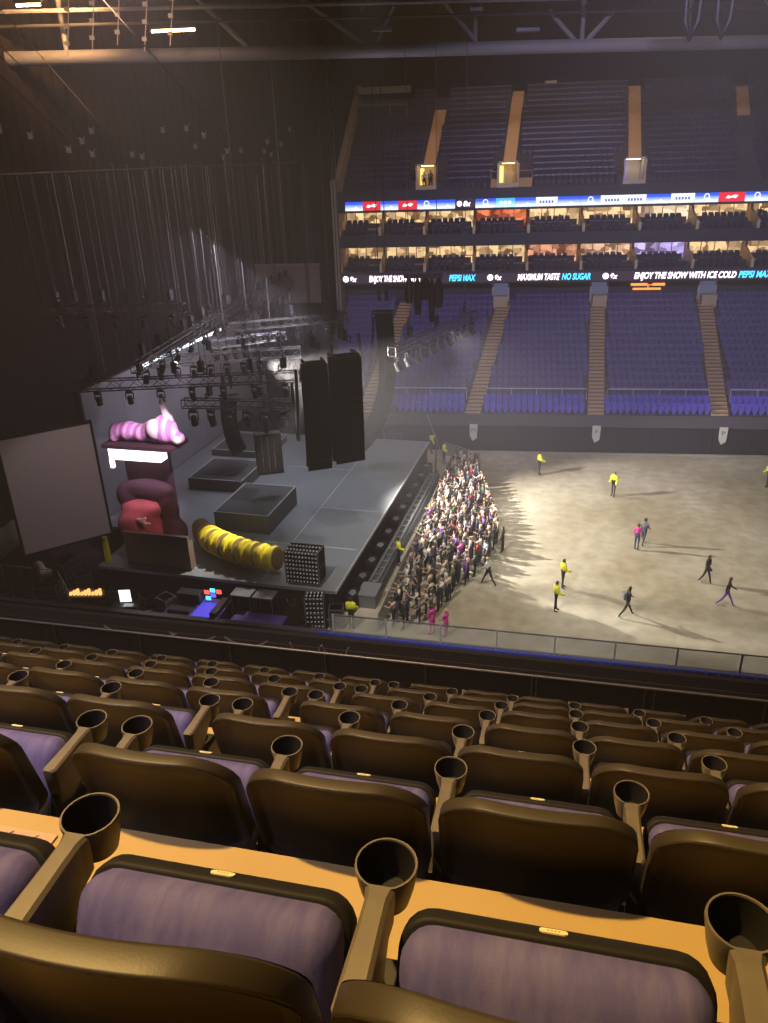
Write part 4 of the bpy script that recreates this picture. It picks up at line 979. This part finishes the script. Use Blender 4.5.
# hung scrim beyond the led wall
M['scrim'] = mat('grey brown scrim', (.13, .105, .105), .9)
m = MB(); m.box((0, -.05, 0), (5.3, .05, 3.0)); m.box((-.05, -.08, 2.95), (5.35, .08, 3.1), 1); o = m.build('hung_scrim', [M['scrim'], M['grey']]); o.location = (-19.6, 64, 11.2); tag(o, 'grey brown scrim panel hung high beyond the led wall', 'scrim')
for x in (.5, 4.8): cable(Vector((-19.6+x, 64, 14.3)), Vector((-19.6+x, 64, 22)), 'steel rope holding the grey brown scrim', 'ropes of the hung scrim', .02)
# far stage corner things
rack('flight_case', 'grey case at the far corner of the stage by the drape', *ST(-1.6, 3.2).xy, .2, 1.4, .9, 2.0, 'case', 'riser', False)
m = MB(); m.tube([(0, 0, 0), (-1.2, .3, 3.2)], .04, 6); o = m.build('leaning_pole', M['alu']); o.location = ST(-2.5, -.6, 0)+Vector((0, 0, 0)); tag(o, 'thin pale pole leaning at the far stage corner', 'pole')
m = MB(); m.box((-1.4, -.05, 0), (1.4, .05, 1.1)); o = m.build('corner_barrier', M['alu']); o.location = (-2.9, 58.0, 0); o.rotation_euler = (0, 0, -.75); tag(o, 'pale diagonal barrier at the far end of the crowd', 'barrier')
# ------------------------------------------------------------------ roof
BA, BB = Vector((-25.9, 55.0, 28.4)), Vector((19.2, 66.4, 28.4)); bdir = (BB-BA).normalized()
t = thing('roof_truss', 'huge grey roof truss with a thick round lower tube', 'roof truss', BA)
m = MB(); m.tube([bdir*-26, bdir*58], .42, 16); m.build('lower_tube', M['beam'], t, smooth=True)
def RB(a, z, off=0): q = bdir*a+Vector((-bdir.y, bdir.x, 0))*off; q.z = z; return q
m = MB(); m.tube([RB(-12, 5), RB(58, 5)], .3, 10); m.build('upper_tube', M['beam'], t, smooth=True)
for i, (a0, z0, a1, z1) in enumerate([(12.6, 3.4, 17.3, .35), (19.2, 2.5, 17.9, .35), (20.8, 4.6, 24.6, .6), (24.7, .3, 24.7, 1.8), (29.7, 2.1, 31.6, .35), (32.1, .3, 32.1, 4.8), (34.2, 2.0, 32.5, .35), (39.6, .3, 39.6, 4.8), (5, 4.6, 9.5, .35), (-2, .3, -2, 4.8), (43, 4.6, 47, .4)]):
    m = MB(); m.tube([RB(a0, z0), RB(a1, z1)], .16, 8); m.build('web_member', M['beam'], t)
for i in range(9):
    z = 30.2+.45*i*.6; off = 1.8+i*2.1
    a = BA+RB(-14, 0, -off*.5); b2 = BA+RB(60, 0, -off*.5); a.z = b2.z = 30.0+i*.62; b2.z += .4
    m = MB(); m.tube([(0, 0, 0), b2-a], .09+.03*(i % 3), 6); o = m.build('roof_pipe', M['beam' if i % 2 else 'cable']); o.location = a; tag(o, 'thin grey pipe running across the roof', 'pipe', 'pipes across the roof')
for i in range(7):
    a = BA+RB(2+i*7.5, 0, -.8); a.z = 30.6; b2 = BA+RB(5+i*7.5, 0, -11); b2.z = 33.5
    m = MB(); m.tube([(0, 0, 0), b2-a], .1, 6); o = m.build('roof_brace', M['cable']); o.location = a; tag(o, 'grey brace running back under the roof', 'brace', 'roof braces')
for i, (a0, w) in enumerate([(9.5, 5.0), (24.5, .9), (18.3, 1.3), (28.0, 1.6)]):
    m = MB(); m.box((-w/2, -.25, -.12), (w/2, .25, .12)); o = m.build('roof_duct', M['grey'], bevel=.03); q = BA+RB(a0, 0, -.9); q.z = [30.9, 30.5, 29.5, 29.3][i]; o.location = q; o.rotation_euler = (0, 0, .25); tag(o, f'pale grey duct above the roof tube, {ORD[i]} seen', 'duct', 'ducts above the roof tube')
for i, (x, y, z, w, lab) in enumerate([(-19.6, 52.0, 29.2, 2.6, 'amber lit lamp tube glowing over the roof tube at the left'), (-27.4, 50.0, 30.6, 1.4, 'amber lamp glowing at the top left corner'), (12.5, 56.0, 30.3, 2.0, 'amber lit tube at the top right of the roof')]):
    t = thing('roof_lamp', lab, 'lamp', (x, y, z), .1); m = MB(); m.tube([(-w/2, 0, 0), (w/2, 0, 0)], .07, 8); m.build('lamp_tube', M['amber'], t); m = MB(); m.box((-w/2-.1, -.12, .08), (w/2+.1, .12, .25)); m.tube([(0, 0, .2), (0, 0, 3)], .04, 6); m.build('housing', M['trussdk'], t)
for i, x in enumerate([(9.9), (11.6)]):
    m = MB(); m.tube([(0, 0, 9.4), (0, 0, 3.5), (.1, 0, .8), (.45, 0, 0), (.8, 0, .8), (.9, 0, 3.5), (.9, 0, 9.4)], .22, 10); o = m.build('cable_loop', M['dark'], smooth=True); o.location = (x, 53.0, 27.5); tag(o, f"thick black cable loop hanging from the roof, {['left', 'right'][i]} of two", 'cable')
for i in range(5):
    m = MB(); p = Vector((-24.0+i*1.5, 47, 27.6+.2*(i % 3))); m.tube([(0, 0, 0), (.6, .2, 3.0)], .03, 5)
    for k in range(3): m.box((.15*k-.05, .0, .5+.8*k), (.15*k+.2, .1, .7+.8*k))
    o = m.build('hanging_bracket', M['ropeam']); o.location = p; tag(o, f'amber-lit hanging bracket at the top left, {ORD[i]} from the left', 'bracket', 'hanging brackets top left')
# ------------------------------------------------------------------ people
BONES = [('pel', 'sp', 3), ('sp', 'ch', 2), ('ch', 'nk', 2), ('nk', 'h0', 0), ('h0', 'h1', 0), ('h1', 'h2', 0)]
def person_mesh(legs=(0, 0), knees=(0, 0), arms=(.1, -.1), elb=(.2, .2), out=(.06, .06), lean=0., h=1.72, sleeves=2, female=False, fat=1., levels=1):
    J = {}; J['pel'] = Vector((0, 0, .93)); J['sp'] = Vector((0, .01+lean*.2, 1.14)); J['ch'] = Vector((0, lean*.4, 1.33)); J['nk'] = Vector((0, lean*.55, 1.465))
    J['h0'] = J['nk']+Vector((0, .025, .07)); J['h1'] = J['nk']+Vector((0, .03, .15)); J['h2'] = J['nk']+Vector((0, .015, .225))
    R = {'pel': .135*fat, 'sp': .115*fat, 'ch': .135*fat, 'nk': .052, 'h0': .075, 'h1': .092, 'h2': .062}
    E = [('pel', 'sp'), ('sp', 'ch'), ('ch', 'nk'), ('nk', 'h0'), ('h0', 'h1'), ('h1', 'h2')]; L = {('pel', 'sp'): 3, ('sp', 'ch'): 2, ('ch', 'nk'): 2, ('nk', 'h0'): 0, ('h0', 'h1'): 0, ('h1', 'h2'): 0}
    for i, sx in enumerate((-1, 1)):
        a, k = legs[i], knees[i]; hp = Vector((sx*.095, 0, .87)); kn = hp+.44*Vector((0, math.sin(a), -math.cos(a))); an = kn+.42*Vector((0, math.sin(a-k), -math.cos(a-k)))
        tp = an+Vector((sx*.03, .17*math.cos(a-k), -.05+.17*math.sin(a-k)*.5))
        for n_, p, r in (('hp', hp, .088), ('kn', kn, .058), ('an', an, .042), ('to', tp, .034)): J[n_+str(i)] = p; R[n_+str(i)] = r
        for e, l in ((('pel', 'hp'+str(i)), 3), (('hp'+str(i), 'kn'+str(i)), 3), (('kn'+str(i), 'an'+str(i)), 3), (('an'+str(i), 'to'+str(i)), 4)): E.append(e); L[e] = l
        c, d = arms[i], elb[i]; sh = J['ch']+Vector((sx*.185, 0, .055)); el = sh+.28*Vector((sx*out[i], math.sin(c), -math.cos(c))).normalized(); wr = el+.25*Vector((sx*out[i]*.3, math.sin(c+d), -math.cos(c+d))).normalized(); hd = wr+.11*(wr-el).normalized()
        for n_, p, r in (('sh', sh, .062), ('el', el, .044), ('wr', wr, .031), ('hd', hd, .034)): J[n_+str(i)] = p; R[n_+str(i)] = r
        for e, l in ((('ch', 'sh'+str(i)), 2), (('sh'+str(i), 'el'+str(i)), 2), (('el'+str(i), 'wr'+str(i)), 2 if sleeves == 2 else 0), (('wr'+str(i), 'hd'+str(i)), 0)): E.append(e); L[e] = l
        # thumb and fingers, short chains from the hand
        dirn = (wr-el).normalized(); side = Vector((0, 1, 0)) if abs(dirn.y) < .8 else Vector((0, 0, 1))
    ks = list(J); me = bpy.data.meshes.new('skel'); me.from_pydata([J[k] for k in ks], [(ks.index(a), ks.index(b)) for a, b in E], [])
    o = bpy.data.objects.new('skel', me); COL.objects.link(o); md = o.modifiers.new('s', 'SKIN'); md.use_smooth_shade = True
    for i, k in enumerate(ks):
        sv = me.skin_vertices[0].data[i]; sv.radius = (R[k]*(1.12 if k in ('ch', 'sp', 'pel') else 1), R[k]*(.8 if k in ('ch', 'sp', 'pel') else 1)); sv.use_root = (k == 'pel')
    ms = o.modifiers.new('sub', 'SUBSURF'); ms.levels = levels; ms.render_levels = levels
    dg = bpy.context.evaluated_depsgraph_get(); dg.update(); nm = bpy.data.meshes.new_from_object(o.evaluated_get(dg)); bpy.data.objects.remove(o); bpy.data.meshes.remove(me)
    zs = min(v.co.z for v in nm.vertices); sc = h/(max(v.co.z for v in nm.vertices)-zs)
    seg = [(J[a], J[b], L[(a, b)], (R[a]+R[b])/2, a) for a, b in E]; hc = J['h1']
    nm.materials.clear()
    for q in ('skin', 'hairdk', 'greyc', 'black', 'shoedk'): nm.materials.append(M[q])
    for p in nm.polygons:
        c = p.center; best = None
        for a, b, l, r, k in seg:
            ab = b-a; tt = max(0, min(1, (c-a).dot(ab)/ab.length_squared)); dist = (c-(a+ab*tt)).length-r
            if best is None or dist < best[0]: best = (dist, l, k)
        l = best[1]
        if best[2] in ('h0', 'h1') or (best[2] == 'nk' and c.z > hc.z-.1):
            if c.y < hc.y+.01+(c.z-hc.z)*.5 or c.z > hc.z+.05: l = 1
        if female and l == 2 and False: pass
        p.material_index = l; p.use_smooth = True
    for v in nm.vertices: v.co = Vector((v.co.x*sc, v.co.y*sc, (v.co.z-zs)*sc))
    return nm
def layer_mesh(src, idx, off, name, ma, extra=0.):
    # clothing or hair: the matching part of the body surface, worn slightly outside it and closed at its hem
    bm = bmesh.new(); bm.from_mesh(src); bmesh.ops.delete(bm, geom=[f for f in bm.faces if f.material_index not in idx], context='FACES')
    bm.normal_update(); inn = [(v, v.normal.copy()) for v in bm.verts]
    for v, n in inn: v.co += n*off
    bmesh.ops.solidify(bm, geom=bm.faces[:], thickness=off*.8); me = bpy.data.meshes.new(name); bm.to_mesh(me); bm.free(); me.materials.clear(); me.materials.append(M[ma])
    for p in me.polygons: p.material_index = 0; p.use_smooth = True
    return me
POSE = {
 'stand': dict(legs=(.04, -.03), arms=(.1, .05), elb=(.3, .25)), 'hold': dict(legs=(-.05, .06), arms=(.45, .5), elb=(1.3, 1.4), sleeves=1), 'up': dict(legs=(.02, .03), arms=(2.5, 2.4), elb=(.3, .2), sleeves=1),
 'phone': dict(legs=(.05, -.05), arms=(1.1, .1), elb=(1.2, .3)), 'short': dict(legs=(.0, .03), arms=(.2, .3), elb=(.9, .5), h=1.60, sleeves=1), 'tall': dict(legs=(.06, -.02), arms=(.15, .0), elb=(.4, .2), h=1.84),
 'walk': dict(legs=(.34, -.28), knees=(.1, .25), arms=(-.25, .3), elb=(.35, .6), lean=.05, fat=1.12), 'stride': dict(legs=(.48, -.42), knees=(.08, .25), arms=(.35, -.35), elb=(.7, .4), lean=.08, fat=1.1), 'guard': dict(legs=(.08, -.06), arms=(.08, .25), elb=(.4, 1.0), fat=1.3, h=1.78),
}
PM = {k: person_mesh(**v) for k, v in POSE.items()}
def person(pose, x, y, rz, top, leg, hair, label, shoe='shoedk', group=None, sc=1., z=0., detail=None, cat='person'):
    o = link('person', PM[pose], None, (x, y, z), rz); o.scale = (sc, sc, sc)
    for i, mn in ((1, hair), (2, top), (3, leg), (4, shoe)): o.material_slots[i].link = 'OBJECT'; o.material_slots[i].material = M[mn]
    if detail:
        for nm, idx, off, ma in detail:
            key = (pose, nm, ma)
            if key not in ME: ME[key] = layer_mesh(PM[pose], idx, off, nm, ma)
            link(nm, ME[key], o)
    return tag(o, label, cat, group)
HV = [('jacket', (2,), .045, 'hivis'), ('hair', (1,), .022, 'hairdk')]
def hair(ma): return [('hair', (1,), .028, ma)]
F = -PI/2
person('guard', 3.46, 54.88, -1.2, 'hivis', 'black', 'hairdk', 'person in a yellow jacket standing alone by the far left floor edge', detail=HV)
person('guard', 8.36, 51.26, 2.6, 'hivis', 'black', 'hairdk', 'person in a yellow jacket standing mid floor below the middle stair', detail=HV)
person('guard', 19.15, 53.5, 2.0, 'hivis', 'black', 'hairdk', 'person in a yellow jacket at the right edge of the floor', detail=HV)
person('guard', 4.0, 38.21, -1.3, 'hivis', 'black', 'hairdk', 'person in a yellow jacket, the farther of the pair near the fence', detail=HV)
person('guard', 3.47, 35.77, -1.5, 'hivis', 'black', 'hairdk', 'person in a yellow jacket, the nearer of the pair near the fence', detail=HV)
person('stand', 8.69, 43.13, -.4, 'magenta', 'denim', 'hairbr', 'person in a magenta top standing with a friend mid floor', detail=hair('hairbr'))
person('walk', 9.2, 43.9, -.6, 'greyc', 'denim', 'hairdk', 'person in a pale grey top beside the magenta top mid floor', detail=hair('hairdk'))
person('walk', 11.81, 39.4, -2.2, 'black', 'black', 'hairdk', 'person in a long black coat walking on the right floor', shoe='shoe', detail=[('coat', (2,), .04, 'black'), ('hair', (1,), .028, 'hairdk')])
person('stride', 12.27, 37.02, -1.9, 'black', 'purplec', 'hairbr', 'person in purple trousers and black top striding on the right floor', shoe='shoe', detail=hair('hairbr'))
o = person('stride', 7.05, 35.59, -1.3, 'black', 'black', 'hairdk', 'person in black with a backpack walking near the fence', shoe='shoe', detail=hair('hairdk'))
m = MB(); m.box((-.16, -.3, 1.05), (.16, -.12, 1.45)); m.build('backpack', M['greyc'], o, bevel=.04)
person('stride', -.06, 38.21, .9, 'white', 'black', 'hairbl', 'person in a white top and dark skirt hurrying behind the crowd', shoe='shoe', detail=hair('hairbl'))
person('stand', .75, 42.2, 1.4, 'black', 'black', 'hairdk', 'person in dark clothes standing apart behind the crowd', detail=hair('hairdk'))
person('guard', -5.3, 40.1, -1.4, 'hivis', 'black', 'hairdk', 'person in a yellow jacket standing in the pit near the platform end', detail=HV)
person('guard', -3.75, 56.8, -1.8, 'hivis', 'black', 'hairdk', 'person in a yellow jacket standing at the far end of the pit', detail=HV)
person('phone', -4.9, 59.0, -1.0, 'hivis', 'black', 'hairdk', 'person in an amber yellow jacket behind the far stage corner', detail=HV)
person('stand', -4.25, 55.0, -1.5, 'red', 'black', 'hairdk', 'person in a red top standing in the hazy far pit', detail=hair('hairdk'))
person('guard', -6.9, 33.2, -.2, 'hivis', 'black', 'hairdk', 'person in a yellow jacket behind the glass fence by the lamp rack', detail=HV)
person('phone', -9.75, 32.95, .6, 'black', 'black', 'hairdk', 'person in black leaning over equipment by the lamp rack', detail=hair('hairdk'))
person('stand', -2.75, 33.0, .8, 'magenta', 'magenta', 'hairbr', 'taller person in bright pink behind the glass fence', detail=hair('hairbr'))
person('short', -2.05, 32.85, .9, 'magenta', 'magenta', 'hairbl', 'smaller person in pink behind the glass fence', detail=hair('hairbl'))
person('stand', -2.1, 36.3, 1.2, 'cream', 'black', 'hairbr', 'person in a cream top standing behind the near end of the crowd', detail=hair('hairbr'))
for i, (x, lab) in enumerate([(22.4, 'left of three people standing in the right upper suite'), (23.4, 'middle of three people standing in the right upper suite'), (24.4, 'right of three people standing in the right upper suite')]):
    person(['stand', 'tall', 'phone'][i], x, 75.95, PI+i*.3, ['black', 'black', 'cream'][i], 'black', 'hairdk', lab, z=15.3)
for i, (vx, dx) in enumerate([(-6.55, -.3), (-6.55, .3)]): person(['stand', 'tall'][i], vx+dx, 76.3, PI, ['cream', 'greyc'][i], 'black', 'hairdk', f"person standing in the left upper doorway, {['left', 'right'][i]} of two", z=18.9)
# the crowd pressed against the barrier: polygon on the floor, facing the stage
poly = [(-5.05, 33.4), (-2.75, 56.2), (-1.2, 55.6), (-.6, 51.5), (.15, 47.8), (.45, 43.2), (-.35, 40.0), (-1.2, 38.2), (-2.0, 36.8), (-2.9, 34.2), (-4.4, 33.2)]
def inside(x, y):
    r = False; n = len(poly)
    for i in range(n):
        (x1, y1), (x2, y2) = poly[i], poly[(i+1) % n]
        if (y1 > y) != (y2 > y) and x < (x2-x1)*(y-y1)/(y2-y1)+x1: r = not r
    return r
rnd = random.Random(21); pts = []; tries = 0
while len(pts) < 292 and tries < 60000:
    tries += 1; x, y = rnd.uniform(-5.6, .7), rnd.uniform(33, 56.4); dmin = .47 if y > 38 else .52
    if inside(x, y) and all((x-a)**2+(y-b)**2 > dmin**2 for a, b in pts): pts.append((x, y))
TOPS = [('black', 'black', 26), ('white', 'white', 20), ('cream', 'cream', 13), ('pinkc', 'pale pink', 15), ('greyc', 'grey', 12), ('denim', 'blue', 6), ('purplec', 'purple', 5), ('red', 'red', 2), ('green', 'green', 2), ('magenta', 'bright pink', 1)]
HAIRS = [('hairdk', 'dark', 5), ('hairbr', 'brown', 5), ('hairbl', 'blonde', 4)]
for i, (x, y) in enumerate(pts):
    tp = rnd.choices(TOPS, [q[2] for q in TOPS])[0]; hr = rnd.choices(HAIRS, [q[2] for q in HAIRS])[0]
    pose = rnd.choice(['stand', 'hold', 'hold', 'phone', 'short', 'short', 'tall', 'stand'] + (['up'] if rnd.random() < .25 else []))
    zone = 'near end of' if y < 40 else 'middle of' if y < 48.5 else 'far end of'
    person(pose, x, y, PI/2+rnd.uniform(-.5, .5), tp[0], rnd.choice(['black', 'black', 'denim']), hr[0], f'{hr[1]}-haired person in a {tp[1]} top in the {zone} the crowd', group=f'crowd {zone} {hr[1]} {tp[1]}', sc=rnd.uniform(.94, 1.03))

# ------------------------------------------------------------------ light
S.view_settings.view_transform = 'Standard'; S.view_settings.look = 'None'; S.view_settings.gamma = 1; S.view_settings.use_curve_mapping = False
S.view_settings.exposure = 0
wd = bpy.data.worlds.new('world'); S.world = wd; wd.use_nodes = True
wd.node_tree.nodes['Background'].inputs[0].default_value = (.55, .46, .5, 1); wd.node_tree.nodes['Background'].inputs[1].default_value = .02
def spot(name, loc, tgt, energy, col, size=60, blend=.5, rad=.3):
    l = bpy.data.lights.new(name, 'SPOT'); l.energy = energy; l.color = col; l.spot_size = math.radians(size); l.spot_blend = blend; l.shadow_soft_size = rad
    o = bpy.data.objects.new(name, l); COL.objects.link(o); o.location = loc
    o.rotation_euler = (Vector(tgt)-Vector(loc)).to_track_quat('-Z', 'Y').to_euler(); return o
def area(name, loc, tgt, energy, col, sx, sy):
    l = bpy.data.lights.new(name, 'AREA'); l.energy = energy; l.color = col; l.shape = 'RECTANGLE'; l.size = sx; l.size_y = sy
    o = bpy.data.objects.new(name, l); COL.objects.link(o); o.location = loc
    o.rotation_euler = (Vector(tgt)-Vector(loc)).to_track_quat('-Z', 'Y').to_euler(); return o
# amber house lamps over our stand
spot('amber_house_lamp', (-6, 4.0, 35), (-1.5, 2.0, 19), 19000, (1, .62, .19), 42, .8, .3)
spot('amber_side_lamp', (-22, 2, 30), (-6, 5, 18), 2600, (1, .62, .24), 46, .7, .4)
spot('pale_stand_lamp', (-8, -3.5, 35), (-3, 4.5, 18.5), 9500, (.70, .68, 1), 34, .9, .5)
# stage rig lamps raking across the floor, an added near fill, house light
spot('rig_floor_lamp', (-14, 46, 10.6), (10, 44.8, 2.2), 60000, (1, .94, .82), 66, .4, .25)
spot('rig_floor_lamp_far', (-3.2, 54.2, 11.0), (9, 44, 0), 6000, (1, .94, .82), 74, .7, .25)
spot('floor_fill_near', (-13, 14, 36), (0, 37, 0), 48000, (1, .92, .8), 34, .9, .4)  # unseen fill added to brighten the near floor and crowd
spot('house_light', (10, 30, 36), (6, 42, 0), 24000, (1, .9, .74), 60, .8, 2.5)
# stage light, cool
spot('stage_cool', (-12, 46, 15.5), (-11, 43, 1.8), 1000, (.8, .9, 1), 95, .8, .5)
spot('stage_downstage', (-5, 38, 34), (-9.5, 43, 1.8), 8000, (.85, .93, 1), 26, 1., .3)
spot('stage_cool_far', (-8.5, 54, 14.5), (-9, 52, 1.8), 700, (.8, .9, 1), 80, .8, .5)
area('backdrop_wash', (-15, 50, 15), (-22, 50, 6), 1100, (.84, .82, 1), 2, 10)
spot('pink_key', (-13.5, 33, 14.0), (-17.8, 37, 8.9), 9000, (1, .8, .96), 28, .5, .2)
spot('red_key', (-14.5, 33, 8.0), (-18.5, 38, 3.5), 700, (1, .5, .45), 30, .6, .2)
spot('yellow_key', (-10, 40, 10.5), (-14, 36, 2.5), 9000, (1, .95, .8), 36, .6, .2)
spot('screen_light', (-14, 30, 15), (-22, 34.5, 6.5), 1000, (1, .85, .85), 45, .7, .5)
# far stand
spot('stand_light', (8, 18, 36), (8, 70, 11), 78000, (.74, .68, 1), 50, .7, 2.5)
spot('drape_wash', (-14, 34, 30), (-26, 56, 17), 9000, (1, .68, .66), 75, .8, .5)
area('stand_light_amber', (4, 66, 34), (3, 80, 22), 1300, (1, .66, .3), 20, 1)
spot('roof_left_amber', (-25, 50, 31.6), (-32, 60, 35), 9000, (1, .52, .18), 140, .8, .4)
spot('roof_glow', (-8, 58, 22), (-2, 62, 32), 420, (.85, .8, 1), 140, .8, .4)
# thin smoky haze filling the air of the hall
nt = wd.node_tree; vs_ = nt.nodes.new('ShaderNodeVolumePrincipled'); vs_.inputs['Density'].default_value = .0034; vs_.inputs['Color'].default_value = (.93, .9, 1, 1); vs_.inputs['Anisotropy'].default_value = .2
nt.links.new(vs_.outputs[0], nt.nodes['World Output'].inputs['Volume'])
